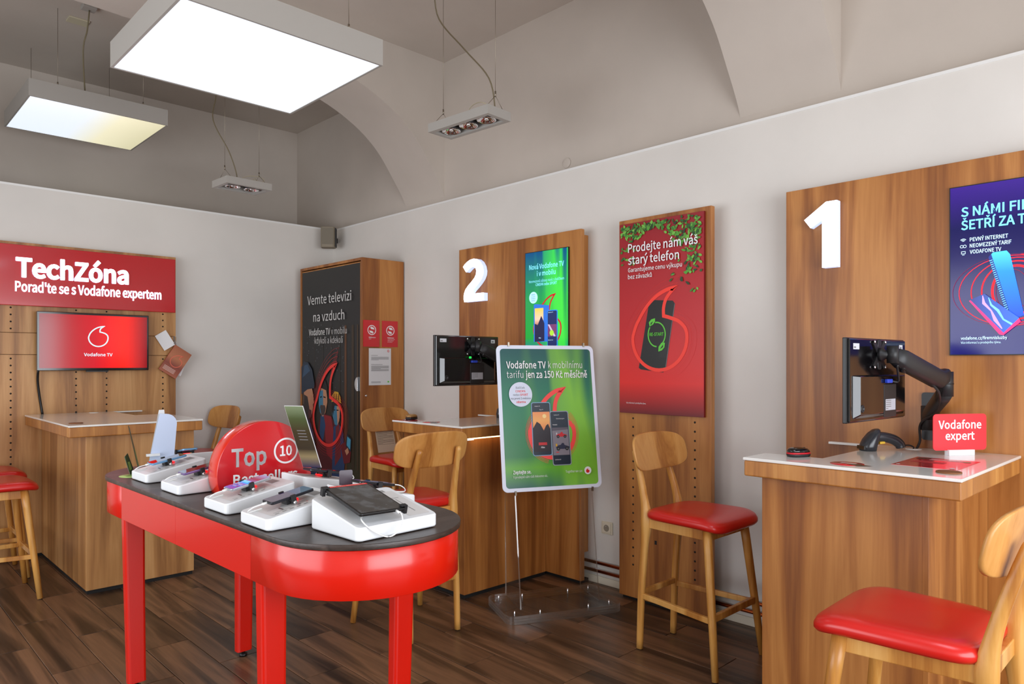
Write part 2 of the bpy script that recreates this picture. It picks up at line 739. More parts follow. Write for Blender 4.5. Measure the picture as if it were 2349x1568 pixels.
# ================================================================== the room
XR, YB, XL, YF, ZC = 3.825, 6.61, -1.72, -2.22, 4.15
XV, YV = 3.955, 7.66      # true vault walls behind the lower lining walls
TOP = 2.88
floor = M().box((XL, YF, -0.06), (XV + 0.07, YV + 0.07, -0.006), GROUT).done('floor', kind='structure')
PX, LY = 0.2127, 0.887
_full = None
for i in range(-12, 16):
    x0 = 0.800 + i * PX
    x1 = x0 + PX
    x0c, x1c = max(x0, XL), min(x1, XR)
    if x1c - x0c < 0.02:
        continue
    off = 4.905 if i % 2 == 0 else 5.367
    y0 = off - math.ceil((off - YF) / LY) * LY
    while y0 < YB:
        a, b = max(y0, YF), min(y0 + LY, YB)
        if b - a > 0.02:
            whole = x1c - x0c > PX - 1e-4 and b - a > LY - 1e-4
            if whole and _full:
                o = _full.copy()
                COL.objects.link(o)
                o.location = ((x0 + x1) / 2, a, 0)
            else:
                g = 0.0022
                m = M().box((x0c - (x0 + x1) / 2 + g, g, -0.012), (x1c - (x0 + x1) / 2 - g, b - a - g, 0), TILE)
                o = m.done('floor_tile', parent=floor, world=False, bevel=0.0012, seg=1)
                o.location = ((x0 + x1) / 2, a, 0)
                if whole:
                    _full = o
        y0 += LY

M().box((XR, YF, 0), (XV, YB + 0.12, TOP), WALL).done('wall_right', kind='structure')
M().box((XL, YB, 0), (XR, YB + 0.12, TOP), WALL).done('wall_back', kind='structure')
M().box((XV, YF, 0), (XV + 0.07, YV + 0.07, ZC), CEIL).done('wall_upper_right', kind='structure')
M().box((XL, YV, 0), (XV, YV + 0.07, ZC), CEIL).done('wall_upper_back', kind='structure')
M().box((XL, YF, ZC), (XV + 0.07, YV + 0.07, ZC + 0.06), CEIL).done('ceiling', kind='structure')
# left wall and shop front, each with a window opening
w = M()
w.box((XL - 0.2, YF, 0), (XL, YV, 0.45), WALL)
w.box((XL - 0.2, YF, 2.55), (XL, YV, ZC), WALL)
w.box((XL - 0.2, YF, 0.45), (XL, 1.15, 2.55), WALL)
w.box((XL - 0.2, 5.45, 0.45), (XL, YV, 2.55), WALL)
w.done('wall_left', kind='structure')
w = M()
w.box((XL, YF - 0.2, 0), (3.92, YF, 0.45), WALL)
w.box((XL, YF - 0.2, 2.55), (3.92, YF, ZC), WALL)
w.box((XL, YF - 0.2, 0.45), (-0.95, YF, 2.55), WALL)
w.box((3.15, YF - 0.2, 0.45), (3.92, YF, 2.55), WALL)
w.done('wall_front', kind='structure')
w = M()
for a, b in (((XL - 0.12, 1.15, 0.45), (XL - 0.06, 1.21, 2.55)), ((XL - 0.12, 5.39, 0.45), (XL - 0.06, 5.45, 2.55)), ((XL - 0.12, 1.21, 0.45), (XL - 0.06, 5.39, 0.51)), ((XL - 0.12, 1.21, 2.49), (XL - 0.06, 5.39, 2.55)), ((XL - 0.12, 3.27, 0.51), (XL - 0.06, 3.33, 2.49))):
    w.box(a, b, BLACKM)
w.done('window_1', kind='structure')
w = M()
for a, b in (((-0.95, YF - 0.12, 0.45), (-0.89, YF - 0.06, 2.55)), ((3.09, YF - 0.12, 0.45), (3.15, YF - 0.06, 2.55)), ((-0.89, YF - 0.12, 0.45), (3.09, YF - 0.06, 0.51)), ((-0.89, YF - 0.12, 2.49), (3.09, YF - 0.06, 2.55)), ((1.07, YF - 0.12, 0.51), (1.13, YF - 0.06, 2.49))):
    w.box(a, b, BLACKM)
w.done('window_2', kind='structure')
# plaster bead along the tops of the lower walls
M().box((XR - 0.004, YF, TOP - 0.012), (XR, YB, TOP + 0.004), WHITE).done('trim_1', kind='structure')
M().box((XL, YB - 0.004, TOP - 0.012), (XR - 0.004, YB, TOP + 0.004), WHITE).done('trim_2', kind='structure')
M().box((XR - 0.012, YF, 0), (XR, 5.36, 0.05), paint(226, 218, 198, 0.5)).done('baseboard_right', kind='structure', bevel=0.004)
M().box((2.24, YB - 0.012, 0), (3.38, YB, 0.05), paint(226, 218, 198, 0.5)).done('baseboard_back', kind='structure', bevel=0.004)
# transverse arches of the vault
half = catmull([(3.845, 2.84), (3.835, 2.93), (3.79, 3.02), (3.70, 3.15), (3.53, 3.37), (3.30, 3.545), (2.97, 3.685), (2.50, 3.79), (1.80, 3.86), (1.06, 3.88)], 5)
half = [(p[0] * 1.031, 1.5 + (p[1] - 1.5) * 1.031) for p in half]
arc = half + [(2.20 - x, z) for x, z in half[-2::-1]]
for nm, ya, yb in (('trim_3', 4.948, 5.526), ('trim_4', 1.536, 2.124)):
    m = M()
    fr = F((0, yb, 0), (1, 0, 0), (0, 0, 1))
    cols_a = []
    for (x, z) in arc:
        cols_a.append((x, z))
    n = len(cols_a)
    va = [m.bm.verts.new((x, ya, z)) for x, z in cols_a]
    vb = [m.bm.verts.new((x, yb, z)) for x, z in cols_a]
    ta = [m.bm.verts.new((x, ya, ZC)) for x, z in cols_a]
    tb = [m.bm.verts.new((x, yb, ZC)) for x, z in cols_a]
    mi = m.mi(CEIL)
    for i in range(n - 1):
        for q, sm in (((va[i], va[i + 1], vb[i + 1], vb[i]), True), ((va[i], ta[i], ta[i + 1], va[i + 1]), False), ((vb[i], vb[i + 1], tb[i + 1], tb[i]), False), ((ta[i], tb[i], tb[i + 1], ta[i + 1]), False)):
            f = m.bm.faces.new(q)
            f.smooth = sm
    for q in ((va[0], vb[0], tb[0], ta[0]), (va[-1], ta[-1], tb[-1], vb[-1])):
        m.bm.faces.new(q)
    for e in m.bm.edges:
        if len(e.link_faces) == 2 and e.link_faces[0].smooth != e.link_faces[1].smooth:
            e.smooth = False
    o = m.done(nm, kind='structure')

# ================================================================== wall panels
def rfr(x, yleft, z0):
    return F((x, yleft, z0), (0, -1, 0), (0, 0, 1))


def wall_panel(y0, y1, label):
    t = thing('wall_panel', label, 'wall panel', (3.70, (y0 + y1) / 2, 0), group='oak wall panels behind the counters')
    M().box((3.70, y0, 0.025), (3.735, y1, 2.412), OAK).done('panel_board', t, bevel=0.0015, seg=1)
    M().box((3.735, y0 + 0.04, 0.2), (3.822, y1 - 0.04, 2.385), OAK).done('panel_backing', t)
    M().box((3.72, y0 + 0.02, 0), (3.80, y1 - 0.02, 0.025), PLINTH).done('plinth', t)
    return t


wall_panel(3.151, 4.438, 'large oak wall panel carrying the lit number 2 and an upright green screen')
wall_panel(0.43, 1.722, 'large oak wall panel carrying the lit number 1 and an upright dark blue screen')

t = thing('wall_panel', 'narrow oak wall panel with two columns of peg holes, carrying the red leaf poster', 'wall panel', (3.70, 2.5, 0))
M().box((3.70, 2.167, 0.018), (3.738, 2.830, 2.413), OAK).done('panel_board', t, bevel=0.0015, seg=1)
M().box((3.738, 2.26, 0.2), (3.822, 2.74, 2.33), OAK).done('panel_backing', t)
M().box((3.715, 2.19, 0), (3.80, 2.81, 0.018), PLINTH).done('plinth', t)
for yy in (2.72, 2.275):
    m = M()
    for k in range(18):
        m.disc((3.7002, yy, 0.226 + k * 0.0545), 0.0065, 0.0008, PLINTH, 10, '-x')
    m.done('peg_holes', t)
m = M()
m.fbox(rfr(3.7002, 2.55, 0.395), -0.008, 0.008, -0.012, 0.012, 0, 0.001, PLINTH)
m.done('slot', t)

# tech zone wall unit on the back wall
BF = 6.555
t = thing('wall_unit', 'wide oak wall unit with peg holes behind the red lit sign and the television', 'wall panel', (1.585, BF, 0))
M().box((0.93, BF, 0.025), (2.238, BF + 0.035, 1.566), OAKL).done('panel_board', t, bevel=0.001, seg=1)
M().box((0.93, BF - 0.010, 1.570), (2.238, BF + 0.035, 1.733), OAKL).done('panel_board', t, bevel=0.001, seg=1)
M().box((0.93, BF, 1.737), (2.238, BF + 0.035, 2.428), OAKL).done('panel_board', t, bevel=0.001, seg=1)
M().box((0.95, BF + 0.035, 0.03), (2.22, YB - 0.003, 2.40), OAKL).done('panel_backing', t)
M().box((0.95, BF + 0.012, 0), (2.22, BF + 0.035, 0.025), PLINTH).done('plinth', t)
for xx in (1.038, 1.473, 1.693, 2.131):
    m = M()
    for z0, n in ((0.20, 26), (1.765, 4)):
        for k in range(n):
            m.disc((xx, BF - 0.0002, z0 + k * 0.0535), 0.0068, 0.0008, PLINTH, 10, '-y')
    m.done('peg_holes', t)

# lit sign TechZóna
t = thing('lit_sign', 'long red sign with glowing white lettering above the television', 'sign', (1.577, 6.53, 1.94))
M().box((0.93, 6.512, 1.941), (2.222, BF, 2.403), REDSIGN).done('sign_box', t, bevel=0.004)
sf = F((0.93, 6.512, 1.941), (1, 0, 0), (0, 0, 1))


def text3d(name, fr, body, x, y, w, cap, bold, depth, mat, side, parent, **kw):
    vs, fs = text_faces(body, bold, 0.5, 4)
    xs = [v[0] for v in vs]
    x0, x1 = min(xs), max(xs)
    sx, sy = w / (x1 - x0), cap
    m = M()
    bv = [m.bm.verts.new(fr.at(x + (v[0] - x0) * sx, y + v[1] * sy, 0.0005 + (v[2] + 0.5) * depth)) for v in vs]
    mf, ms = m.mi(mat), m.mi(side)
    for f in fs:
        try:
            q = m.bm.faces.new([bv[i] for i in f])
        except ValueError:
            continue
        zs = {round(vs[i][2], 3) for i in f}
        q.material_index = mf if zs == {0.5} else ms
    return m.done(name, parent, **kw)


LEDW = paint(250, 250, 255, 0.5, emit=2.2)
LEDS = paint(190, 205, 250, 0.5, emit=0.9)
text3d('letters', sf, 'TechZóna', 0.131, 0.221, 0.785, 0.137, 0.062, 0.012, LEDW, LEDS, t)
text3d('letters', sf, 'Poraďte se s Vodafone expertem', 0.128, 0.108, 1.045, 0.073, 0.036, 0.008, LEDW, LEDS, t)

# television
t = thing('television', 'flat black television showing a red screen with white emblem', 'television', (1.588, 6.47, 1.443))
M().box((1.189, 6.455, 1.443), (1.987, 6.50, 1.901), BLACKG).done('frame', t, bevel=0.004)
M().box((1.40, 6.50, 1.55), (1.78, BF - 0.011, 1.80), BLACKM).done('wall_bracket', t)
tvs = vgrad('television_picture_reflection', [(0.0, (120, 12, 20)), (0.5, (196, 18, 34)), (0.76, (246, 26, 12)), (1.0, (130, 6, 16))], 0.12, 0.6, None, True)  # red picture; its dark left side is a room reflection put into the colour
nt = tvs.node_tree
p = Print(F((1.203, 6.455, 1.463), (1, 0, 0), (0, 0, 1)))
p.rect(0, 0, 0.770, 0.422, tvs)
p.done('screen', t)
p = Print(F((1.203, 6.455, 1.463), (1, 0, 0), (0, 0, 1)), 0.0012)
CY = paint(190, 228, 240, 0.5, emit=0.8)
p.mark(0.405, 0.243, 0.070, 0.009, CY, 1.0)
p.text('Vodafone TV', 0.405, 0.095, CY, 0.205, 0.024, 0.015, 'c')
p.done('emblem', t)
m = M()
m.box((1.52, 6.45, 1.432), (1.68, 6.462, 1.443), BLACKM)
p = Print(F((1.20, 6.455, 1.443), (1, 0, 0), (0, 0, 1)))
m.done('logo_bar', t)
m = M()
m.tube(catmull([(1.203, 6.49, 1.445), (1.206, 6.52, 1.36), (1.222, 6.535, 1.23), (1.240, 6.535, 1.105)], 5), 0.009, BLACK, 8)
m.done('cable', t)

# brochures hanging from the wall unit edge
t = thing('hanging_brochure', 'copper coloured brochures hanging crooked from a metal hook on the wall unit edge', 'brochure', (2.225, 6.53, 1.38))
m = M()
m.bar((2.222, 6.548, 1.735), (2.222, 6.535, 1.665), 0.014, 0.006, CHROME)
m.tube([(2.216, 6.54, 1.70), (2.213, 6.52, 1.665), (2.222, 6.515, 1.648), (2.230, 6.52, 1.665), (2.228, 6.54, 1.70)], 0.003, CHROME, 6)
m.done('hook', t)


def sheet(fr, x0, x1, y0, y1, k0, k1, m):
    q = M()
    q.fbox(fr, x0, x1, y0, y1, k0, k1, m)
    return q


a = R(-33)
fr = F((2.222, 6.520, 1.655), (math.cos(a), 0, math.sin(a)), (-math.sin(a), 0, math.cos(a)))
sheet(fr, -0.006, 0.158, -0.245, 0.006, 0.0, 0.012, paint(176, 70, 60, 0.4)).done('brochure_stack', t)
p = Print(fr, 0.0122)
p.rect(-0.006, -0.245, 0.158, 0.006, vgrad('brochure_cover', [(0.0, (178, 104, 78)), (0.35, (140, 70, 58)), (0.6, (190, 120, 84)), (1.0, (168, 96, 66))], 0.35))
p.mark(0.08, -0.115, 0.05, 0.006, paint(228, 110, 84, 0.4))
p.lines(0.012, 0.12, -0.19, 4, 0.010, paint(232, 200, 190, 0.5), 0.004, 3)
p.done('cover_print', t)
a2 = R(-58)
fr2 = F((2.224, 6.528, 1.655), (math.cos(a2), 0, math.sin(a2)), (-math.sin(a2), 0, math.cos(a2)))
sheet(fr2, -0.155, -0.008, -0.10, 0.004, 0.0, 0.003, PRWHITE).done('loose_page', t)
sheet(F((2.224, 6.53, 1.655), (math.cos(R(-20)), 0, math.sin(R(-20))), (-math.sin(R(-20)), 0, math.cos(R(-20)))), 0.03, 0.135, -0.235, -0.02, 0.0, 0.003, PRWHITE).done('loose_page', t)

# ================================================================== lit numbers
G2 = [(225, 490), (262, 432), (310, 380), (370, 338), (440, 318), (510, 334), (570, 395), (612, 490), (630, 600), (622, 690), (592, 780), (540, 870), (480, 955), (420, 1030), (375, 1105), (635, 1082), (635, 1255), (250, 1292), (238, 1200), (246, 1100), (275, 1005), (330, 918), (400, 828), (455, 750), (486, 670), (492, 590), (478, 535), (450, 506), (415, 500), (370, 522), (330, 566), (288, 616)]
G1 = [(210, 327), (365, 212), (440, 212), (440, 700), (338, 700), (338, 342), (255, 393)]
G2 = [((x - 225) / 410, (1292 - (y + (x - 245) * 0.095)) / 956) for x, y in G2]
G1 = [((x - 210) / 230, (700 - y) / 488) for x, y in G1]
for glyph, yl, w, z0, label in ((G2, 4.336, 0.246, 1.983, 'glowing white number 2 on the oak panel beside the green screen'), (G1, 1.605, 0.166, 1.985, 'glowing white number 1 on the oak panel beside the dark blue screen')):
    t = thing('illuminated_number', label, 'sign', (3.68, yl - w / 2, z0), group='lit counter numbers')
    fr = rfr(3.697, yl, z0)
    gp = [(x * w, y * 0.333) for x, y in glyph]
    m = M()
    m.prism(gp, fr, 0.0005, 0.040, paint(196, 212, 250, 0.4, emit=0.8))
    m.done('number_body', t)
    m = M()
    m.prism([(w / 2 + (x - w / 2) * 0.995, 0.1665 + (y - 0.1665) * 0.997) for x, y in gp], fr, 0.0401, 0.043, paint(250, 252, 255, 0.4, emit=2.6))
    m.done('number_face', t)

# ================================================================== digital screens on the panels
DBLUE = vgrad('blue_screen_picture', [(0.0, (18, 16, 92)), (0.3, (22, 14, 84)), (0.75, (10, 10, 70)), (1.0, (52, 30, 120))], 0.15, 0.8)
CYAN = paint(120, 226, 250, 0.5, emit=0.9)
t = thing('digital_screen', 'upright dark blue screen with light blue lettering on the oak panel marked 1', 'screen', (3.69, 0.74, 1.538))
M().box((3.688, 0.528, 1.536), (3.7005, 0.952, 2.296), BLACK).done('screen_frame', t)
fr = rfr(3.688, 0.948, 1.540)
p = Print(fr)
p.rect(0, 0, 0.416, 0.752, DBLUE)
REDE = paint(236, 22, 40, 0.5, emit=0.9)
REDD = paint(150, 12, 60, 0.5, emit=0.5)
for k, (rx, ry, wd_, mm) in enumerate(((0.085, 0.105, 0.010, REDE), (0.125, 0.125, 0.006, REDE), (0.165, 0.140, 0.004, REDE), (0.200, 0.150, 0.003, REDE), (0.225, 0.155, 0.0015, REDD), (0.06, 0.09, 0.002, REDD))):
    cx, cy = 0.235 + 0.012 * (k < 3), 0.275
    p.stroke([(min(max(cx + rx * math.cos(R(q)), 0.002), 0.414), cy + ry * math.sin(R(q))) for q in range(40, 320, 8)], wd_, mm)
    p.stroke([(min(max(cx + 0.05 + rx * 0.9 * math.cos(R(q)), 0.002), 0.414), cy + ry * math.sin(R(q))) for q in range(-40, 100, 8)], wd_, mm)
p.poly([(0.148, 0.425), (0.165, 0.445), (0.215, 0.448), (0.228, 0.430), (0.278, 0.165), (0.235, 0.150), (0.215, 0.165)], vgrad('router_front', [(0.0, (6, 60, 190)), (0.7, (20, 130, 240)), (1.0, (70, 190, 250))], 0.3, 0.8), (0.148, 0.15, 0.278, 0.448))
p.poly([(0.148, 0.425), (0.158, 0.44), (0.232, 0.16), (0.215, 0.165)], paint(10, 40, 130, 0.3, emit=0.7))
for q in range(26):
    f_ = q / 26
    p.poly([(0.152 + 0.064 * f_, 0.410 - 0.235 * f_), (0.163 + 0.064 * f_, 0.414 - 0.235 * f_), (0.1625 + 0.064 * f_, 0.411 - 0.235 * f_), (0.1515 + 0.064 * f_, 0.407 - 0.235 * f_)], CYAN)
p.poly([(0.076, 0.238), (0.135, 0.262), (0.262, 0.150), (0.268, 0.138), (0.205, 0.082), (0.190, 0.086)], paint(250, 30, 110, 0.3, emit=0.8))
p.poly([(0.080, 0.243), (0.135, 0.266), (0.262, 0.154), (0.205, 0.092)], vgrad('drawn_phone_glass', [(0.0, (12, 30, 110)), (1.0, (20, 90, 200))], 0.2, 0.8, horiz=True), (0.08, 0.09, 0.262, 0.266))
PURP = paint(196, 150, 244, 0.4, emit=0.8)
p.stroke([(0.128, 0.258), (0.132, 0.225), (0.160, 0.190), (0.175, 0.150), (0.200, 0.110)], [0.003, 0.012, 0.006, 0.014, 0.004], PURP)
p.stroke([(0.150, 0.248), (0.160, 0.215), (0.185, 0.190), (0.205, 0.150), (0.236, 0.128)], [0.002, 0.007, 0.010, 0.006, 0.008], CYAN)
p.done('picture', t)
p = Print(fr, 0.0060)
p.text('S NÁMI FIRMA', 0.044, 0.617, CYAN, 0.330, 0.040, 0.02)
p.text('ŠETŘÍ ZA TELCO', 0.044, 0.558, CYAN, 0.360, 0.040, 0.02)
WE = paint(200, 236, 250, 0.5, emit=0.9)
for i, s_ in enumerate(('PEVNÝ INTERNET', 'NEOMEZENÝ TARIF', 'VODAFONE TV')):
    p.text(s_, 0.078, 0.503 - i * 0.0275, WE, (0.143, 0.155, 0.118)[i], 0.0165, 0.012)
for q in (0.004, 0.009, 0.014):
    p.stroke([(0.053 + q * math.cos(R(w_)), 0.503 + q * math.sin(R(w_))) for w_ in range(40, 141, 20)], 0.0022, WE)
p.stroke([(0.047 + 0.006 * math.cos(R(w_)), 0.483 + 0.006 * math.sin(R(w_))) for w_ in range(0, 360, 30)], 0.002, WE, True)
p.stroke([(0.059 + 0.006 * math.cos(R(w_)), 0.483 + 0.006 * math.sin(R(w_))) for w_ in range(0, 360, 30)], 0.002, WE, True)
p.stroke([(0.046, 0.450), (0.061, 0.450), (0.061, 0.460), (0.046, 0.460)], 0.002, WE, True)
p.stroke([(0.049, 0.445), (0.058, 0.445)], 0.002, WE)
p.text('vodafone.cz/firemnisluzby', 0.044, 0.066, WE, 0.174, 0.0125, 0.012)
p.text('Více informací u prodejního týmu.', 0.044, 0.048, WE, 0.152, 0.009, 0.0)
p.done('lettering', t)

GSCR = vgrad('green_screen_picture', [(0.0, (4, 90, 150)), (0.18, (10, 150, 50)), (0.55, (6, 140, 70)), (1.0, (4, 70, 120))], 0.15, 0.75, ((60, 210, 60), 0.35, 5.0, 0.9))
t = thing('digital_screen', 'upright green and blue screen on the oak panel marked 2, behind the poster stand', 'screen', (3.69, 3.464, 1.55))
M().box((3.688, 3.254, 1.545), (3.7005, 3.674, 2.301), BLACK).done('screen_frame', t)
fr = rfr(3.688, 3.670, 1.549)
p = Print(fr)
p.rect(0, 0, 0.412, 0.748, GSCR)
PR2 = paint(200, 20, 34, 0.4, emit=0.5)
p.mark(0.215, 0.200, 0.132, 0.012, PR2, 1.65)
p.poly([(0.085, 0.105), (0.085, 0.372), (0.105, 0.376), (0.235, 0.360), (0.235, 0.105)], paint(40, 110, 210, 0.4, emit=0.6))
p.rect(0.095, 0.215, 0.180, 0.345, vgrad('drawn_tablet_sunset', [(0.0, (150, 50, 50)), (0.4, (240, 200, 170)), (1.0, (230, 200, 70))], 0.4, 0.6))
p.poly([(0.095, 0.105), (0.095, 0.235), (0.125, 0.225), (0.160, 0.290), (0.190, 0.235), (0.190, 0.110)], paint(24, 28, 70, 0.4, emit=0.5))
p.poly(rrect(0.098, 0.258, 0.012, 4, 0.268, 0.197), paint(30, 130, 230, 0.4, emit=0.6))
p.poly(rrect(0.086, 0.246, 0.010, 4, 0.266, 0.197), paint(16, 40, 96, 0.4, emit=0.5))
p.rect(0.224, 0.140, 0.308, 0.225, paint(120, 60, 110, 0.4, emit=0.5))
p.poly([(0.224, 0.225), (0.240, 0.225), (0.300, 0.140), (0.280, 0.140)], paint(210, 190, 220, 0.4, emit=0.5))
p.circ(0.262, 0.165, 0.020, paint(170, 220, 60, 0.4, emit=0.6))
p.circ(0.083, 0.423, 0.042, paint(176, 226, 240, 0.4, emit=0.7))
p.done('picture', t)
p = Print(fr, 0.0042)
CY2 = paint(130, 222, 244, 0.5, emit=0.8)
p.text('Nová Vodafone TV', 0.210, 0.625, CY2, 0.336, 0.034, 0.012, 'c')
p.text('i v mobilu', 0.210, 0.575, CY2, 0.180, 0.034, 0.012, 'c')
p.text('Neomezeně zábavy navíc s balíčkem', 0.210, 0.530, CY2, 0.340, 0.019, 0.0, 'c')
p.text('CINEMA nebo SPORT', 0.210, 0.504, CY2, 0.205, 0.019, 0.012, 'c')
DB = paint(30, 90, 170, 0.5, emit=0.3)
for i, s_ in enumerate(('Balíček', 'na první', '3 měsíce', 'zdarma')):
    p.text(s_, 0.083, 0.440 - i * 0.014, DB, None, 0.008, 0.0, 'c')
p.text('Vodafone TV', 0.230, 0.306, WE, None, 0.006)
p.text('Sledujte živě', 0.230, 0.112, WE, None, 0.006)
p.text('Film', 0.150, 0.128, WE, None, 0.008, 0.01, 'c')
p.done('lettering', t)

# ================================================================== red leaf poster on the narrow panel
t = thing('poster', 'red poster with green leaves and a drawn black phone on the narrow oak panel', 'poster', (3.68, 2.51, 1.187))
M().box((3.681, 2.203, 1.186), (3.6995, 2.812, 2.385), paint(120, 16, 24, 0.4)).done('poster_board', t, bevel=0.002)
fr = rfr(3.681, 2.811, 1.187)
p = Print(fr)
p.rect(0, 0, 0.607, 1.197, vgrad('poster_red', [(0.0, (108, 18, 28)), (0.16, (226, 34, 30)), (0.45, (196, 28, 34)), (1.0, (150, 26, 36))], 0.38))
RD1 = paint(250, 60, 44, 0.45)
RD2 = paint(222, 44, 40, 0.45)
p.done('background_print', t)
p = Print(fr, 0.0012)
for rr_, ww in ((0.235, 0.0016), (0.224, 0.003), (0.262, 0.001)):
    p.mark(0.300, 0.468, rr_, ww, RD2, 1.12)
p.poly([(0.150, 0.285), (0.228, 0.692), (0.238, 0.704), (0.398, 0.690), (0.412, 0.672), (0.347, 0.280), (0.330, 0.258), (0.165, 0.275)], paint(20, 19, 19, 0.35))
p.poly([(0.300, 0.35), (0.338, 0.62), (0.344, 0.692), (0.398, 0.690), (0.410, 0.672), (0.352, 0.35)], paint(30, 29, 30, 0.35))
p.stroke([(0.346, 0.276), (0.412, 0.672)], 0.005, paint(110, 104, 106, 0.4))
p.mark(0.300, 0.468, 0.196, 0.022, RD1, 1.30)
GL = paint(96, 200, 60, 0.45)
p.stroke([(0.283 + 0.062 * math.cos(R(q)), 0.490 + 0.074 * math.sin(R(q))) for q in range(-60, 106, 8)], 0.008, GL)
p.stroke([(0.283 + 0.062 * math.cos(R(q)), 0.490 + 0.074 * math.sin(R(q))) for q in range(142, 276, 8)], 0.008, GL)
p.poly([(0.232, 0.540), (0.226, 0.566), (0.244, 0.584), (0.272, 0.590), (0.272, 0.570), (0.258, 0.552)], GL)
p.poly([(0.240, 0.545), (0.240, 0.562), (0.258, 0.572)], paint(20, 19, 19, 0.35))
p.poly([(0.296, 0.385), (0.298, 0.414), (0.318, 0.438), (0.344, 0.438), (0.340, 0.410), (0.322, 0.392)], GL)
p.poly([(0.306, 0.398), (0.330, 0.412), (0.330, 0.428)], paint(20, 19, 19, 0.35))
p.text('RE-START', 0.283, 0.482, GL, 0.102, 0.019, 0.02, 'c')
p.done('picture', t)
# the leaves drift in from the top right
p = Print(fr, 0.0052, 0.00001)
rl = random.Random(11)
greens = [paint(*c, 0.5) for c in ((62, 126, 44), (84, 160, 52), (44, 92, 36), (118, 186, 72), (34, 66, 34), (96, 150, 60))]
for i in range(430):
    x = rl.random() * 0.607
    edge = 1.197 - (0.055 + 0.10 * (x / 0.607) + 0.05 * math.sin(x * 17))
    r_ = rl.random()
    if r_ < 0.70:
        y = rl.uniform(edge, 1.192)
    elif r_ < 0.93:
        x = 0.607 - abs(rl.gauss(0, 0.075))
        y = rl.uniform(0.84, 1.10)
        if x < 0.48 and y < 0.95:
            continue
    else:
        x = rl.choice((0.02, 0.06, 0.10, 0.40, 0.46, 0.50, 0.55)) + rl.uniform(-0.02, 0.02)
        y = rl.uniform(0.93, 1.05) if x < 0.2 else rl.uniform(0.72, 0.95)
        if x < 0.45 and y < 0.8:
            continue
    a = rl.uniform(0, math.pi)
    ln, wd2 = rl.uniform(0.010, 0.019), rl.uniform(0.005, 0.009)
    if x - ln < 0.001 or x + ln > 0.606 or y + ln > 1.196:
        continue
    c, s_ = math.cos(a), math.sin(a)
    pts = [(x + c * u - s_ * v, y + s_ * u + c * v) for u, v in ((-ln, 0), (-ln * 0.4, wd2), (ln * 0.4, wd2 * 0.8), (ln, 0), (ln * 0.4, -wd2 * 0.8), (-ln * 0.4, -wd2))]
    p.poly(pts, rl.choice(greens))
p.done('leaf_print', t, kind='stuff')
p = Print(fr, 0.0100)
p.text('Prodejte nám váš', 0.073, 1.012, PRWHITE, 0.500, 0.052, 0.014)
p.text('starý telefon', 0.073, 0.936, PRWHITE, 0.374, 0.052, 0.014)
p.text('Garantujeme cenu výkupu', 0.073, 0.888, PRWHITE, 0.394, 0.026, 0.008)
p.text('bez závazků', 0.073, 0.845, PRWHITE, 0.180, 0.026, 0.008)
p.text('Více informací u prodejního týmu.', 0.060, 0.060, PRWHITE, 0.150, 0.009, 0.0)
p.done('lettering', t)

# ================================================================== tall cabinet with forest poster on its door
t = thing('tall_cabinet', 'tall oak cabinet in the corner with a dark forest poster on its door', 'cabinet', (3.60, 5.92, 0))
CX, CA, CB = 3.376, 5.36, 6.470
m = M()
m.box((CX, CA, 0.02), (3.815, CA + 0.022, 2.422), OAK)
m.done('side_panel', t, bevel=0.001, seg=1)
M().box((CX, CB - 0.022, 0.02), (3.815, CB, 2.422), OAK).done('side_panel', t, bevel=0.001, seg=1)
M().box((CX, CA + 0.022, 2.398), (3.815, CB - 0.022, 2.422), OAK).done('top_panel', t, bevel=0.001, seg=1)
M().box((CX + 0.02, CA + 0.022, 0.02), (3.80, CB - 0.022, 0.05), OAK).done('bottom_panel', t)
M().box((3.80, CA + 0.022, 0.05), (3.815, CB - 0.022, 2.398), OAK).done('back_panel', t)
M().box((CX + 0.03, CA + 0.03, 0), (3.80, CB - 0.03, 0.02), PLINTH).done('plinth', t)
d = M().box((CX + 0.004, CA + 0.030, 0.055), (CX + 0.024, CB - 0.030, 2.388), OAKE).done('door', t, bevel=0.001, seg=1)
fr = rfr(CX + 0.004, CB - 0.036, 0.06)
DW, DH = CB - CA - 0.072, 2.318
p = Print(fr)
p.rect(0, 0, DW, DH, vgrad('forest_sheet', [(0.0, (40, 36, 28)), (0.18, (58, 54, 34)), (0.42, (44, 38, 32)), (0.6, (30, 31, 33)), (1.0, (32, 32, 32))], 0.42))
rl = random.Random(5)
for x, wd_, c, y0 in ((0.12, 0.03, (38, 36, 36), 0.9), (0.24, 0.02, (46, 42, 38), 1.0), (0.40, 0.025, (40, 38, 36), 1.0), (0.55, 0.02, (50, 44, 36), 1.1), (0.70, 0.03, (44, 38, 30), 0.6), (0.80, 0.045, (92, 58, 34), 0.42), (0.92, 0.05, (60, 48, 34), 0.5), (1.0, 0.03, (70, 54, 36), 0.5)):
    p.poly([(x - wd_ / 2, y0), (x + wd_ / 2, y0), (x + wd_ * 0.35, 1.78), (x - wd_ * 0.35, 1.78)], paint(*c, 0.5))
p.poly([(0.72, 0.34), (0.79, 0.44), (0.83, 0.44), (0.90, 0.33), (0.84, 0.30)], paint(126, 84, 44, 0.5))
p.poly([(0.55, 0.0), (0.62, 0.25), (1.03, 0.34), (DW, 0.0)], paint(74, 62, 38, 0.5))
BOK = paint(112, 118, 124, 0.5)
for i in range(90):
    p.circ(rl.uniform(0.02, DW - 0.25), rl.uniform(1.15, 1.80), rl.uniform(0.002, 0.006), BOK, 6)
    p.k -= p.st
p.up()
p.done('forest_print', d)
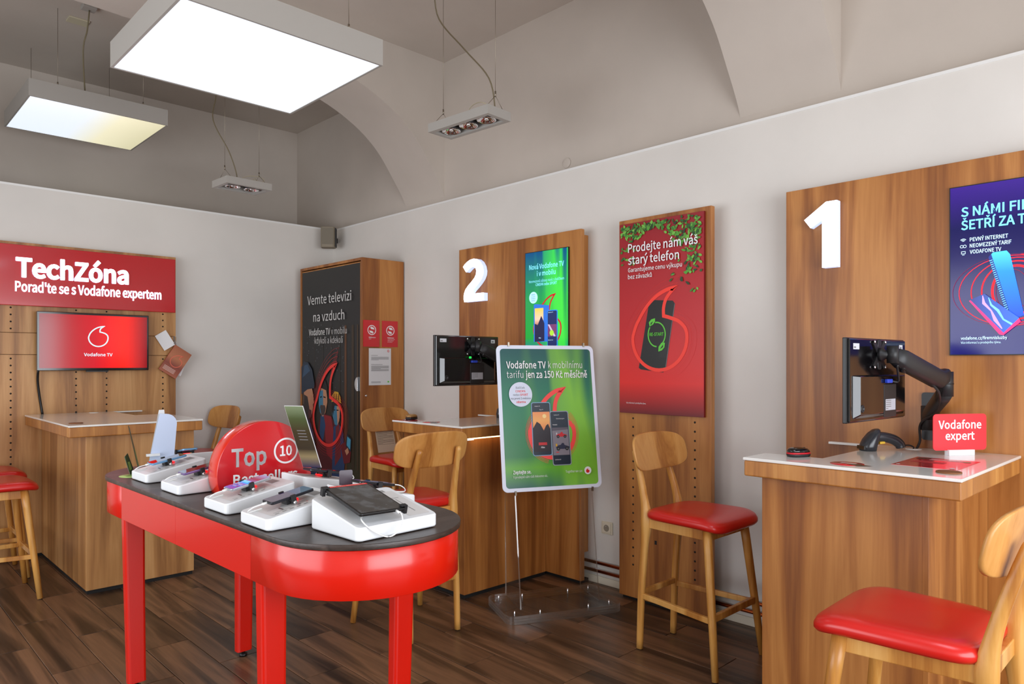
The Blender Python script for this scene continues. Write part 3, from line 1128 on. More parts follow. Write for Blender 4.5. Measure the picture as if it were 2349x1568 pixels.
# family silhouettes in blue and red light
p = Print(fr, 0.0040)
SKB, SKW = paint(66, 128, 160, 0.5), paint(196, 140, 108, 0.5)
NAVY, NAV2 = paint(24, 46, 78, 0.5), paint(34, 72, 116, 0.5)
MAR, MA2 = paint(92, 22, 32, 0.5), paint(150, 34, 44, 0.5)
HAIR = paint(26, 22, 24, 0.5)
# middle person: red jacket
p.poly([(0.26, 0.10), (0.27, 0.60), (0.33, 0.90), (0.40, 0.97), (0.55, 0.96), (0.64, 0.86), (0.66, 0.58), (0.60, 0.22), (0.58, 0.02), (0.30, 0.0)], MAR)
p.poly([(0.42, 0.96), (0.55, 0.95), (0.60, 0.80), (0.58, 0.55), (0.47, 0.60)], MA2)
p.poly([(0.36, 0.94), (0.41, 0.98), (0.45, 0.86), (0.40, 0.70), (0.34, 0.78)], NAV2)
p.poly([(0.325, 1.06), (0.33, 1.20), (0.36, 1.25), (0.43, 1.255), (0.475, 1.22), (0.485, 1.08), (0.45, 0.98), (0.40, 0.94), (0.35, 0.98)], SKW)
p.poly([(0.325, 1.06), (0.33, 1.18), (0.405, 1.19), (0.41, 0.95), (0.35, 0.98)], SKB)
p.poly([(0.32, 1.14), (0.325, 1.24), (0.37, 1.29), (0.45, 1.285), (0.49, 1.22), (0.485, 1.12), (0.462, 1.19), (0.37, 1.21), (0.34, 1.17)], HAIR)
p.poly([(0.35, 1.03), (0.36, 1.05), (0.44, 1.05), (0.455, 1.02), (0.43, 0.96), (0.38, 0.955)], paint(74, 62, 60, 0.5))
p.poly([(0.352, 1.128), (0.385, 1.135), (0.385, 1.122), (0.352, 1.116)], HAIR)
p.poly([(0.415, 1.135), (0.455, 1.128), (0.455, 1.116), (0.415, 1.122)], HAIR)
# child with yellow helmet holding a phone
p.poly([(0.56, 0.22), (0.58, 0.66), (0.60, 0.86), (0.68, 0.90), (0.76, 0.84), (0.80, 0.60), (0.74, 0.20)], paint(40, 66, 112, 0.5))
p.poly([(0.62, 0.50), (0.64, 0.86), (0.70, 0.90), (0.73, 0.60)], paint(120, 34, 44, 0.5))
p.poly([(0.72, 0.70), (0.80, 0.74), (0.90, 0.66), (0.88, 0.56), (0.78, 0.54)], paint(110, 26, 34, 0.5))
p.poly([(0.575, 0.98), (0.58, 1.06), (0.61, 1.10), (0.68, 1.10), (0.715, 1.05), (0.71, 0.95), (0.67, 0.88), (0.62, 0.88)], SKB)
p.poly([(0.655, 1.10), (0.70, 1.08), (0.715, 1.03), (0.70, 0.92), (0.67, 0.88), (0.66, 0.98)], SKW)
p.poly([(0.565, 1.04), (0.58, 1.10), (0.68, 1.10), (0.73, 1.06), (0.73, 0.98), (0.70, 1.05), (0.62, 1.055), (0.59, 0.96)], HAIR)
YEL = paint(214, 164, 44, 0.4)
p.poly([(0.565, 1.085), (0.575, 1.145), (0.62, 1.185), (0.68, 1.180), (0.72, 1.14), (0.735, 1.08), (0.65, 1.10)], YEL)
for x in (0.605, 0.645, 0.685):
    p.poly([(x - 0.006, 1.105), (x + 0.004, 1.165), (x + 0.012, 1.165), (x + 0.010, 1.105)], HAIR)
p.poly([(0.60, 1.02), (0.63, 1.02), (0.63, 1.01), (0.60, 1.01)], HAIR)
p.poly([(0.655, 1.02), (0.69, 1.02), (0.69, 1.01), (0.655, 1.01)], HAIR)
p.poly([(0.815, 0.70), (0.83, 0.81), (0.91, 0.775), (0.90, 0.655)], paint(30, 40, 56, 0.3))
p.poly([(0.832, 0.71), (0.842, 0.79), (0.897, 0.765), (0.888, 0.675)], paint(70, 160, 196, 0.3))
p.poly([(0.80, 0.66), (0.85, 0.69), (0.87, 0.65), (0.83, 0.62)], SKW)
# near person in profile, navy jacket and dark helmet
p.poly([(0.0, 0.0), (0.0, 0.86), (0.08, 0.93), (0.16, 0.90), (0.24, 0.78), (0.30, 0.55), (0.36, 0.30), (0.44, 0.0)], NAVY)
p.poly([(0.10, 0.30), (0.08, 0.80), (0.16, 0.88), (0.23, 0.76), (0.28, 0.50), (0.30, 0.30)], NAV2)
p.poly([(0.04, 1.05), (0.05, 1.20), (0.20, 1.22), (0.232, 1.14), (0.245, 1.07), (0.225, 1.05), (0.225, 1.0), (0.19, 0.93), (0.10, 0.90)], SKW)
p.poly([(0.04, 0.96), (0.05, 1.14), (0.12, 1.12), (0.16, 1.00), (0.20, 0.99), (0.20, 0.93), (0.12, 0.89)], paint(54, 44, 44, 0.5))
p.poly([(0.0, 1.14), (0.0, 1.40), (0.05, 1.455), (0.13, 1.45), (0.21, 1.38), (0.255, 1.25), (0.25, 1.205), (0.12, 1.19), (0.05, 1.16)], paint(30, 46, 66, 0.4))
p.poly([(0.02, 1.30), (0.06, 1.42), (0.12, 1.43), (0.17, 1.37)], paint(48, 78, 108, 0.4))
p.done('people_print', d)
p = Print(fr, 0.0110)
for rr_, ww in ((0.315, 0.004), (0.338, 0.003), (0.290, 0.006), (0.36, 0.002)):
    p.mark(0.50, 0.945, rr_, ww, paint(176, 34, 34, 0.45), 1.65)
p.mark(0.50, 0.945, 0.262, 0.030, paint(246, 52, 44, 0.4), 1.75)
p.done('emblem', d)
p = Print(fr, 0.0140)
PG = paint(216, 216, 214, 0.5)
p.text('Vemte televizi', DW / 2, 1.998, PG, 0.790, 0.084, 0.004, 'c')
p.text('na vzduch', DW / 2, 1.835, PG, 0.560, 0.084, 0.004, 'c')
p.text('Vodafone TV', 0.155, 1.706, PG, 0.395, 0.058, 0.012)
p.text('v mobilu', 0.570, 1.706, PG, 0.270, 0.058, -0.006)
p.text('kdykoli a kdekoli', DW / 2, 1.625, PG, 0.505, 0.058, -0.004, 'c')
p.done('lettering', d)
fr2 = rfr(CX + 0.004, CA + 0.088, 1.318)
m = M()
m.prism([(0.030, -0.062)] + [(0.030 - 0.046 * math.cos(R(q)), 0.062 * math.sin(R(q))) for q in range(-90, 91, 15)][1:] + [(0.030, 0.062)], fr2, 0.0, 0.016, CHROME)
m.done('handle', d, bevel=0.002)
m = M()
m.lathe([(0.010, 0), (0.010, 0.004), (0.006, 0.006)], F((3.416, CA, 1.218), (1, 0, 0), (0, 0, 1)), CHROME, 14)
m.done('lock', t)

# notices on the cabinet side
bfr = lambda x, z: F((x, CA, z), (1, 0, 0), (0, 0, 1))
for i, (x0, label, lines) in enumerate(((3.386, 'left of the two red notices on the cabinet side, short caption', ('Reklamace', 'zboží')), (3.580, 'right of the two red notices on the cabinet side, four caption lines', ('Reklamace', 'vyúčtování služeb', 'elektronických', 'komunikací')))):
    t = thing('notice', label, 'notice', (x0 + 0.083, CA, 1.646), group='red notices on the cabinet')
    M().box((x0, CA - 0.004, 1.646), (x0 + 0.166, CA, 1.878), paint(206, 28, 36, 0.2, coat=0.5)).done('sheet', t)
    p = Print(F((x0, CA - 0.004, 1.646), (1, 0, 0), (0, 0, 1)))
    p.stroke([(0.086 + 0.040 * math.cos(R(q)), 0.146 + 0.040 * math.sin(R(q))) for q in range(0, 360, 12)], 0.007, PRWHITE, True)
    for sgn in (1, -1):
        pts = [(-0.002, 0.008), (0.020, 0.006), (0.024, -0.002), (0.024, 0.014), (0.012, 0.026), (-0.004, 0.026), (-0.004, 0.034), (-0.018, 0.020), (-0.004, 0.008)]
        p.poly([(0.086 + sgn * x, 0.146 + sgn * y) for x, y in pts[3:] + pts[1:3]], PRWHITE)
    for k, s_ in enumerate(lines):
        p.text(s_, 0.055, 0.077 - k * 0.012, PRWHITE, None, 0.010 if k == 0 else 0.007, 0.02 if k == 0 else 0.0)
    p.done('lettering', t)
t = thing('notice', 'white printed paper notice below the two red ones on the cabinet side', 'notice', (3.557, CA, 1.308))
M().box((3.444, CA - 0.003, 1.308), (3.674, CA, 1.633), paint(226, 226, 228, 0.4)).done('sheet', t)
p = Print(F((3.444, CA - 0.003, 1.308), (1, 0, 0), (0, 0, 1)))
p.lines(0.022, 0.09, 0.260, 1, 0.01, PRGREY, 0.003)
p.lines(0.022, 0.205, 0.246, 5, 0.0062, PRGREY, 0.0024, 4)
p.lines(0.022, 0.14, 0.180, 1, 0.01, PRGREY, 0.003)
p.lines(0.022, 0.205, 0.168, 8, 0.0062, PRGREY, 0.0024, 9)
p.lines(0.022, 0.12, 0.028, 2, 0.008, PRGREY, 0.003, 2)
p.stroke([(0.200 + 0.008 * math.cos(R(q)), 0.302 + 0.009 * math.sin(R(q))) for q in range(0, 360, 30)], 0.004, PRRED, True)
p.poly([(0.190, 0.024), (0.196, 0.038), (0.210, 0.030), (0.204, 0.020)], GL)
p.done('lettering', t)

# ================================================================== loudspeaker, socket, pipes, round wall cap
t = thing('loudspeaker', 'small grey loudspeaker fixed high in the corner above the tall cabinet', 'speaker', (3.66, 6.43, 2.655), R(-38))
m = M()
prof = [(-0.072, 0.03), (-0.068, -0.05), (-0.05, -0.068), (0.05, -0.068), (0.068, -0.05), (0.072, 0.03), (0.055, 0.055), (-0.055, 0.055)]
m.prism(prof, F((0, 0, 0.0), (1, 0, 0), (0, 1, 0)), 0.0, 0.205, paint(140, 130, 112, 0.6))
m.done('housing', t, world=False, bevel=0.006)
m = M()
m.box((-0.056, -0.0715, 0.03), (0.056, -0.069, 0.190), paint(126, 118, 104, 0.8))
m.done('grille', t, world=False, bevel=0.001, seg=1)
m = M()
m.box((0.072, -0.045, 0.01), (0.079, 0.035, 0.195), BLACKM)
m.bar((0.02, 0.05, 0.1), (0.055, 0.17, 0.1), 0.03, 0.05, BLACKM)
m.done('wall_bracket', t, world=False)

t = thing('power_socket', 'cream wall socket low on the white wall right of the poster stand', 'socket', (XR, 3.022, 0.346))
M().box((XR - 0.011, 2.976, 0.346), (XR - 0.0005, 3.069, 0.431), paint(226, 218, 196, 0.35)).done('plate', t, bevel=0.004)
M().box((XR - 0.016, 2.988, 0.357), (XR - 0.011, 3.057, 0.420), paint(230, 222, 202, 0.35)).done('insert', t, bevel=0.003)
fr = F((XR - 0.0162, 3.022, 0.389), (0, -1, 0), (0, 0, 1))
m = M()
m.rings([[fr.at(r * math.cos(2 * math.pi * k / 18), r * math.sin(2 * math.pi * k / 18), z) for k in range(18)] for r, z in ((0.023, 0.0), (0.022, 0.0008), (0.019, 0.0004))], paint(150, 142, 126, 0.5), cap=True)
m.done('socket_well', t)
m = M()
m.lathe([(0.003, 0), (0.003, 0.006)], F((XR - 0.0165, 3.022, 0.401), (0, -1, 0), (0, 0, 1)), CHROME, 8)
m.done('earth_pin', t)
for z, label in ((0.146, 'upper of the two copper pipes running low along the white wall'), (0.090, 'lower of the two copper pipes running low along the white wall')):
    t = thing('copper_pipe', label, 'pipe', (3.795, 1.5, z - 0.011), group='copper pipes along the wall')
    m = M()
    m.tube([(3.796, YF + 0.02, z), (3.796, 5.33, z)], 0.011, COPPER, 12)
    m.done('pipe_run', t)
    m = M()
    for yy in (1.88, 3.10, 4.9):
        m.box((3.80, yy - 0.006, z - 0.016), (3.824, yy + 0.006, z + 0.016), PLAST)
    m.done('pipe_clips', t)
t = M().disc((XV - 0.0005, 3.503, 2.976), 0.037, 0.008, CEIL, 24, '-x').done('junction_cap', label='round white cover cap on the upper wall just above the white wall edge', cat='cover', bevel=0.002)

# ================================================================== the three advice counters
def counter(label, swap, d0, d1, l0, l1, l2, dcut, pd, pl0, pl1, lat):
    """d runs away from the customer, l along the counter; swap puts d on y instead of x"""
    P3 = (lambda d, l, z: (l, d, z)) if swap else (lambda d, l, z: (d, l, z))
    c0 = P3((d0 + d1) / 2, (l0 + l2) / 2, 0)
    t = thing('service_counter', label, 'counter', c0)
    fr = F((0, 0, 0), P3(1, 0, 0), P3(0, 1, 0))
    fl = -1 if swap else 1

    def slab(ins, za, zb, m):
        q = M()
        poly = [(d0 + ins, l0 + ins), (d1, l0 + ins), (d1, l1 - ins), (dcut - ins, l1 - ins), (dcut - ins, l2 - ins), (d0 + ins, l2 - ins)]
        q.prism(poly, fr, fl * za, fl * zb, m)
        return q
    slab(0.0, 1.0925, 1.105, SOLID).done('worktop', t, bevel=0.003)
    slab(0.004, 1.027, 1.0925, OAKE).done('apron', t, bevel=0.006, seg=3)
    # white strip of worktop along the panel, past the cut-out
    q = M()
    q.prism([(d1 - 0.035, l1), (d1, l1), (d1, l2 - 0.005), (d1 - 0.035, l2 - 0.005)], fr, fl * 1.0935, fl * 1.105, SOLID)
    q.done('worktop_strip', t, bevel=0.002)
    dd = d1 - 0.002

    def pbox(da, db, la, lb, za, zb, m, nm, bev=0.001):
        a, b = P3(da, la, za), P3(db, lb, zb)
        M().box([min(x, y) for x, y in zip(a, b)], [max(x, y) for x, y in zip(a, b)], m).done(nm, t, bevel=bev, seg=1)
    pbox(pd, pd + 0.022, pl0 + 0.022, pl1, 0.025, 1.027, lat, 'front_panel')
    pbox(pd, dd, pl0, pl0 + 0.022, 0.025, 1.027, lat, 'side_panel')
    pbox(pd + 0.022, dd, pl1 - 0.022, pl1, 0.025, 1.018, lat, 'side_panel')
    pbox(pd + 0.008, dd, pl0 + 0.008, pl1 - 0.008, 0.0, 0.025, PLINTH, 'plinth', 0)
    return t


c1 = counter('large oak counter with white top below the number 1, nearest on the right', False, 2.795, 3.698, 0.683, 1.242, 1.490, 3.0, 2.868, 0.806, 1.440, OAK)
c2 = counter('oak counter with white top below the number 2, behind the poster stand', False, 2.870, 3.698, 3.418, 3.962, 4.172, 3.0, 2.942, 3.477, 4.130, OAK)
c3 = counter('oak counter with white top in front of the television wall unit', True, 5.185, 6.543, 1.125, 1.728, 1.958, 5.93, 5.243, 1.236, 1.914, OAKL)
for t, x, y, sw in ((c1, 3.622, 1.08, 0), (c2, 3.622, 3.78, 0), (c3, 1.575, 6.45, 1)):
    m = M()
    fr = F((x, y, 1.105), (1, 0, 0), (0, 1, 0))
    m.lathe([(0.034, 0), (0.034, 0.002), (0.022, 0.003)], fr, WHITE, 24)
    m.done('cable_grommet', t)
# small led strips under the aprons
WARM = paint(255, 214, 150, 0.5, emit=5.0)
M().box((2.95, 3.436, 1.0185), (3.62, 3.448, 1.0265), WARM).done('light_strip', c2)
M().box((2.90, 3.440, 1.012), (2.99, 3.452, 1.0265), paint(255, 250, 240, 0.5, emit=1.2)).done('light_housing', c2)

# --- things on counter 1
def mouse(loc, rz, label, body, side):
    t = thing('computer_mouse', label, 'mouse', loc, rz)
    prof = superell(0.031, 0.053, 2.6, 24)

    def ring(sc, z, dy=0.0):
        return [(x * sc, y * sc + dy, z) for x, y in prof]
    M().rings([ring(0.93, 0.0), ring(1.0, 0.006), ring(1.0, 0.012)], BLACKM).done('base', t, world=False)
    M().rings([ring(1.0, 0.012), ring(1.0, 0.016), ring(0.97, 0.019)], side).done('side_band', t, world=False)
    M().rings([ring(0.97, 0.019), ring(0.93, 0.027, -0.001), ring(0.80, 0.034, -0.003), ring(0.55, 0.038, -0.006), ring(0.2, 0.040, -0.008)], body).done('shell', t, world=False)
    w_ = M()
    w_.tube([(-0.004, 0.028, 0.0325), (0.004, 0.028, 0.0325)], 0.006, BLACKM, 12)
    w_.done('scroll_wheel', t, world=False)
    return t


mouse((2.985, 1.335, 1.105), R(-115), 'black mouse with a red band on the white top of counter 1', BLACKG, paint(200, 24, 40, 0.3))
t = thing('barcode_scanner', 'dark grey handheld barcode scanner lying on the white top of counter 1', 'scanner', (3.45, 1.16, 1.105), 0)
m = M()
SG = paint(44, 46, 52, 0.28, coat=0.2)
hx = Vector((3.43, 1.195, 1.105))
dr = Vector((0.80, -0.60, 0))
sd = Vector((0.60, 0.80, 0))


def oval(c, ax_a, ax_b, a, b, n=16, e=2.6):
    return [c + ax_a * x + ax_b * y for x, y in superell(a, b, e, n)]


m.rings([oval(hx + Vector((0, 0, z)) + dr * o_, sd, dr, a, b) for z, o_, a, b in ((0.001, -0.020, 0.036, 0.032), (0.022, -0.018, 0.038, 0.034), (0.050, -0.006, 0.036, 0.032), (0.078, 0.010, 0.030, 0.024), (0.094, 0.020, 0.020, 0.014), (0.099, 0.024, 0.008, 0.006))], SG)
m.done('head', t)
m = M()
hp = [hx + dr * 0.022 + Vector((0, 0, 0.062)), hx + dr * 0.06 + Vector((0, 0, 0.060)), hx + dr * 0.105 + Vector((0, 0, 0.048)), hx + dr * 0.135 + Vector((0, 0, 0.028)), hx + dr * 0.142 + Vector((0, 0, 0.012))]
m.tube(catmull(hp, 4), [0.023 - 0.00 * i for i in range(17)], SG, 14, flat=0.85)
m.done('handle', t)
m = M()
m.bar(hx + dr * 0.035 + Vector((0, 0, 0.034)), hx + dr * 0.060 + Vector((0, 0, 0.036)), 0.014, 0.010, paint(236, 190, 40, 0.4))
m.done('trigger', t)
m = M()
m.fbox(F(hx - dr * 0.052 + Vector((0, 0, 0.003)), -sd, (0, 0, 1)), -0.026, 0.026, 0.004, 0.020, -0.004, 0.004, BLACKG)
m.done('scan_window', t)
m = M()
m.tube(catmull([hx + dr * 0.142 + Vector((0, 0, 0.020)), hx + dr * 0.18 + Vector((0.01, 0.0, 0.020)), (3.605, 1.075, 1.115), (3.615, 1.08, 1.106)], 5), 0.0035, BLACKM, 8)
m.done('cable', t)

aa = R(-35)
U = Vector((math.cos(aa), math.sin(aa), 0))
t = thing('desk_sign', 'red rounded card with white lettering standing on counter 1', 'sign', (3.53, 0.872, 1.105), 0)
fr = F(Vector((3.53, 0.872, 1.1265)), U, (0, 0, 1))
m = M()
m.prism(rrect(0.258, 0.156, 0.016, 6, 0, 0.078), fr, -0.0015, 0.0015, paint(236, 46, 56, 0.35))
m.done('card', t)
p = Print(fr, 0.0018)
p.text('Vodafone', 0, 0.093, PRWHITE, 0.208, 0.034, 0.02, 'c')
p.text('expert', 0, 0.045, PRWHITE, 0.142, 0.034, 0.02, 'c')
p.done('lettering', t)
m = M()
fr0 = F(Vector((3.53, 0.872, 1.105)), U, (0, 0, 1))
m.fbox(fr0, -0.062, 0.062, 0.0, 0.024, 0.0017, 0.014, PLAST)
m.fbox(fr0, -0.062, 0.062, 0.0, 0.024, -0.014, -0.0017, PLAST)
m.fbox(fr0, -0.062, 0.062, 0.0, 0.020, -0.0017, 0.0017, PLAST)
m.done('holder', t, bevel=0.001, seg=1)


def topfr(x, y, z, ang=0.0):
    """flat sheet on a counter, reading direction runs along -y turned by ang"""
    return F((x, y, z), (math.sin(ang), -math.cos(ang), 0), (math.cos(ang), math.sin(ang), 0))


t = thing('counter_sticker', 'red rectangular printed sheet on the white top of counter 1', 'sticker', (3.175, 0.865, 1.105))
fr = topfr(3.175, 0.865, 1.105)
sheet(fr, -0.115, 0.115, -0.160, 0.160, 0.0, 0.0008, paint(196, 22, 34, 0.2, coat=0.6)).done('sheet', t)
p = Print(fr, 0.0008)
p.lines(-0.05, 0.09, 0.115, 3, 0.014, paint(244, 210, 210, 0.4), 0.006, 5)
p.lines(-0.09, 0.03, 0.02, 3, 0.02, paint(214, 80, 84, 0.4), 0.010, 6)
p.poly([(-0.10, 0.09), (-0.055, 0.10), (-0.055, 0.145), (-0.10, 0.135)], paint(90, 60, 50, 0.4))
p.circ(0.082, 0.10, 0.014, paint(190, 150, 90, 0.4))
p.circ(0.09, -0.135, 0.010, PRWHITE)
p.circ(-0.095, -0.14, 0.007, PRWHITE)
p.done('print', t)
for (x, y, rr_, label) in ((2.905, 1.105, 0.062, 'round red printed sticker on the white top of counter 1 below the scanner'), (2.955, 3.835, 0.060, 'round red printed sticker on the white top of counter 2')):
    t = thing('counter_sticker', label, 'sticker', (x, y, 1.105), group='round stickers on the counters')
    fr = topfr(x, y, 1.105)
    m = M()
    m.lathe([(rr_, 0), (rr_, 0.0008)], fr, paint(206, 26, 36, 0.2, coat=0.6), 32)
    m.done('sheet', t)
    p = Print(fr, 0.0008)
    p.lines(-0.03, 0.03, 0.02, 2, 0.014, PRWHITE, 0.006, 8)
    p.poly([(0.0, -0.02), (0.055, -0.045), (0.100, -0.010), (0.060, 0.0), (0.045, 0.02)], paint(40, 34, 36, 0.3))
    p.done('print', t)
t = thing('counter_sticker', 'red rectangular printed sheet at the far end of counter 2 under the mouse', 'sticker', (2.93, 4.07, 1.105))
sheet(topfr(2.935, 4.07, 1.105), -0.095, 0.095, -0.058, 0.058, 0.0, 0.0008, paint(206, 30, 40, 0.2, coat=0.6)).done('sheet', t)
p = Print(topfr(2.935, 4.07, 1.105), 0.0008)
p.stroke([(-0.03 + 0.02 * math.cos(R(q)), 0.0 + 0.02 * math.sin(R(q))) for q in range(0, 300, 30)], 0.005, PRWHITE)
p.lines(0.02, 0.07, -0.02, 2, 0.016, PRWHITE, 0.007, 8)
p.done('print', t)
mouse((2.985, 4.10, 1.1060), R(-70), 'black and gold mouse on the red sheet at the end of counter 2', paint(178, 136, 84, 0.3, 0.4), BLACKG)
for (x, y, label) in ((2.93, 0.758, 'round cork coaster at the near corner of counter 1'), (1.205, 5.365, 'round cork coaster on the counter before the television')):
    t = thing('coaster', label, 'coaster', (x, y, 1.105), group='cork coasters')
    m = M()
    m.lathe([(0.041, 0), (0.042, 0.002), (0.041, 0.005), (0.038, 0.0055)], F((x, y, 1.105), (1, 0, 0), (0, 1, 0)), paint(134, 84, 46, 0.7), 28)
    m.done('cork_disc', t)
    p = Print(F((x, y, 1.1105), (1, 0, 0), (0, 1, 0)), 0.0003)
    p.stroke([(0.034 * math.cos(R(q)), 0.034 * math.sin(R(q))) for q in range(0, 360, 15)], 0.0015, paint(90, 52, 28, 0.7), True)
    p.done('rim_line', t)

# --- monitors on wall arms
def monitor(px, py, zt, ang, label, arm_label, vesa, elbow, wall, extra=True):
    """seen from behind; px,py is the left end, ang the turn of its width axis, arm given by three joints"""
    u = Vector((math.cos(ang), math.sin(ang), 0))
    W_, H_ = 0.545, 0.328
    fr = F(Vector((px, py, zt - H_)), u, (0, 0, 1))      # outward = towards the customer side
    t = thing('monitor', label, 'monitor', Vector((px, py, zt - H_)) + u * W_ / 2)
    m = M()
    m.fbox(fr, 0, W_, 0, H_, -0.022, -0.004, BLACK)
    m.done('bezel', t, bevel=0.003)
    m = M()
    m.prism([(0.006, 0.004), (W_ - 0.006, 0.004), (W_ - 0.006, H_ - 0.004), (0.006, H_ - 0.004)], fr, -0.004, 0.004, BLACKG)
    m.hull([fr.at(x, y, k) for x, y, k in ((0.03, 0.015, 0.004), (W_ - 0.03, 0.015, 0.004), (W_ - 0.03, H_ * 0.56, 0.004), (0.03, H_ * 0.56, 0.004), (0.06, 0.03, 0.022), (W_ - 0.06, 0.03, 0.022), (W_ - 0.06, H_ * 0.55, 0.022), (0.06, H_ * 0.55, 0.022))], BLACKG)
    m.done('back_shell', t, bevel=0.004)
    p = Print(fr, -0.0222, -0.0002)
    p.rect(0.012, 0.014, W_ - 0.012, H_ - 0.012, paint(60, 70, 90, 0.2, emit=0.35))
    p.done('screen', t)
    m = M()
    m.fbox(fr, W_ * 0.5, W_ * 0.72, 0.012, 0.145, 0.020, 0.0235, paint(26, 25, 27, 0.5))
    m.done('port_cover', t, bevel=0.002)
    p = Print(fr, 0.0242)
    p.rect(W_ * 0.52, 0.040, W_ * 0.70, 0.085, paint(176, 178, 186, 0.5))
    p.lines(W_ * 0.53, W_ * 0.62, 0.078, 5, 0.008, PRGREY, 0.003, 3)
    p.done('rating_label', t)
    p = Print(fr, 0.0046)
    p.rect(0.035, H_ - 0.045, 0.088, H_ - 0.022, paint(206, 208, 214, 0.5))
    p.rect(0.040, H_ - 0.040, 0.058, H_ - 0.034, PRGREY)
    p.rect(W_ - 0.075, H_ - 0.045, W_ - 0.040, H_ - 0.022, paint(206, 208, 214, 0.5))
    p.rect(W_ - 0.068, H_ - 0.040, W_ - 0.05, H_ - 0.030, PRGREY)
    p.done('sticker', t)
    m = M()
    m.lathe([(0.015, 0.0), (0.015, 0.004), (0.010, 0.006), (0.010, 0.003)], F(fr.at(0.075, 0.055, 0.020), u, (0, 0, 1)), BLACKM, 18)
    m.done('lock_slot', t)
    m = M()
    m.fbox(fr, W_ * 0.51, W_ * 0.60, 0.150, 0.166, 0.022, 0.036, paint(40, 70, 190, 0.35))
    m.done('video_plug', t, bevel=0.003)
    if not extra:
        p = Print(fr, 0.0225)
        p.poly(rrect(0.022, 0.014, 0.004, 3, W_ * 0.50, 0.185), paint(40, 220, 90, 0.4, emit=0.8))
        p.done('status_sticker', t)
    a = thing('monitor_mount', arm_label, 'monitor arm', wall)
    V, E_, Wl = Vector(vesa), Vector(elbow), Vector(wall)
    vf = F(V, u, (0, 0, 1))
    m = M()
    m.prism(rrect(0.034, 0.12, 0.01, 3), vf, 0.0, 0.006, BLACKM)
    m.bar(vf.at(-0.05, 0.05, 0.003), vf.at(0.05, -0.05, 0.003), 0.022, 0.006, BLACKM, up=vf.n)
    m.bar(vf.at(-0.05, -0.05, 0.003), vf.at(0.05, 0.05, 0.003), 0.022, 0.006, BLACKM, up=vf.n)
    m.done('mount_plate', a, bevel=0.001, seg=1)
    m = M()
    for x in (-0.05, 0.05):
        for y in (-0.05, 0.05):
            m.lathe([(0.0065, 0.006), (0.0065, 0.009), (0.003, 0.011)], F(vf.at(x, y, 0), u, (0, 0, 1)), CHROME, 10)
    m.done('screws', a)
    m = M()
    k1 = vf.at(0, 0, 0.055)
    m.lathe([(0.027, 0.006), (0.027, 0.018), (0.018, 0.026), (0.018, 0.05)], vf, BLACKM, 18)
    m.tube([k1 + Vector((0, 0, 0.034)), k1 - Vector((0, 0, 0.034))], 0.022, BLACKM, 16)
    m.done('tilt_joint', a)
    m = M()
    dirv = (E_ - k1)
    st = k1 + dirv.normalized() * 0.012
    m.tube([st + Vector((0, 0, 0.0)), st + dirv * 0.12, k1 + dirv * 0.85, E_ + Vector((0, 0, 0.035))], [0.026, 0.033, 0.033, 0.026], BLACKM, 12, sq=0.45, flat=1.15, up=(0, 0, 1))
    m.done('upper_arm', a, bevel=0.0)
    m = M()
    m.tube([E_ + Vector((0, 0, 0.05)), E_ + Vector((0, 0, -0.055))], 0.030, BLACKM, 20)
    m.tube([E_ + Vector((0, 0, 0.002)), E_ + Vector((0, 0, -0.004))], 0.0312, BLACK, 20)
    m.done('elbow_joint', a, bevel=0.0)
    m = M()
    w2 = Wl + Vector((-0.05, 0, 0))
    m.tube([E_ + Vector((0, 0, -0.035)), E_ * 0.8 + w2 * 0.2 + Vector((0, 0, -0.03)), w2 * 0.9 + E_ * 0.1, w2], [0.028, 0.029, 0.026, 0.026], BLACKM, 12, sq=0.4, up=(0, 0, 1))
    m.done('lower_arm', a)
    m = M()
    m.prism(rrect(0.072, 0.22, 0.012, 4), F(Wl + Vector((-0.0005, 0, 0)), (0, -1, 0), (0, 0, 1)), 0.0, 0.012, BLACKM)
    m.tube([w2 + Vector((0, 0, 0.05)), w2 - Vector((0, 0, 0.06))], 0.028, BLACKM, 16)
    m.bar(w2 + Vector((0, 0, -0.04)), Wl + Vector((-0.005, 0, -0.04)), 0.05, 0.05, BLACKM)
    m.done('wall_plate', a)
    m = M()
    pl = fr.at(W_ * 0.60, 0.158, 0.029)
    m.tube(catmull([pl, pl + fr.n * 0.02 + u * 0.02, k1 * 0.6 + pl * 0.4 + fr.n * 0.02, k1 + dirv * 0.22 - Vector((0, 0, 0.045))], 5), 0.0045, BLACKM, 8)
    m.tube([pl + (k1 - pl) * 0.35 + fr.n * 0.03 + u * 0.02, pl + (k1 - pl) * 0.62 + fr.n * 0.035 + u * 0.03], 0.010, BLACK, 10)
    m.done('video_cable', a)
    m = M()
    m.tube(catmull([E_ - dirv * 0.3 - Vector((0, 0, 0.03)), E_ - dirv * 0.12 - Vector((0, 0, 0.06)), E_ * 0.5 + w2 * 0.5 + Vector((0, 0, -0.045)), w2 + Vector((-0.03, 0.02, -0.03)), Wl + Vector((-0.055, 0.03, -0.11)), Vector((3.625, Wl.y + 0.04, 1.105))], 6), 0.0055, BLACKM, 8)
    m.done('power_cable', a)


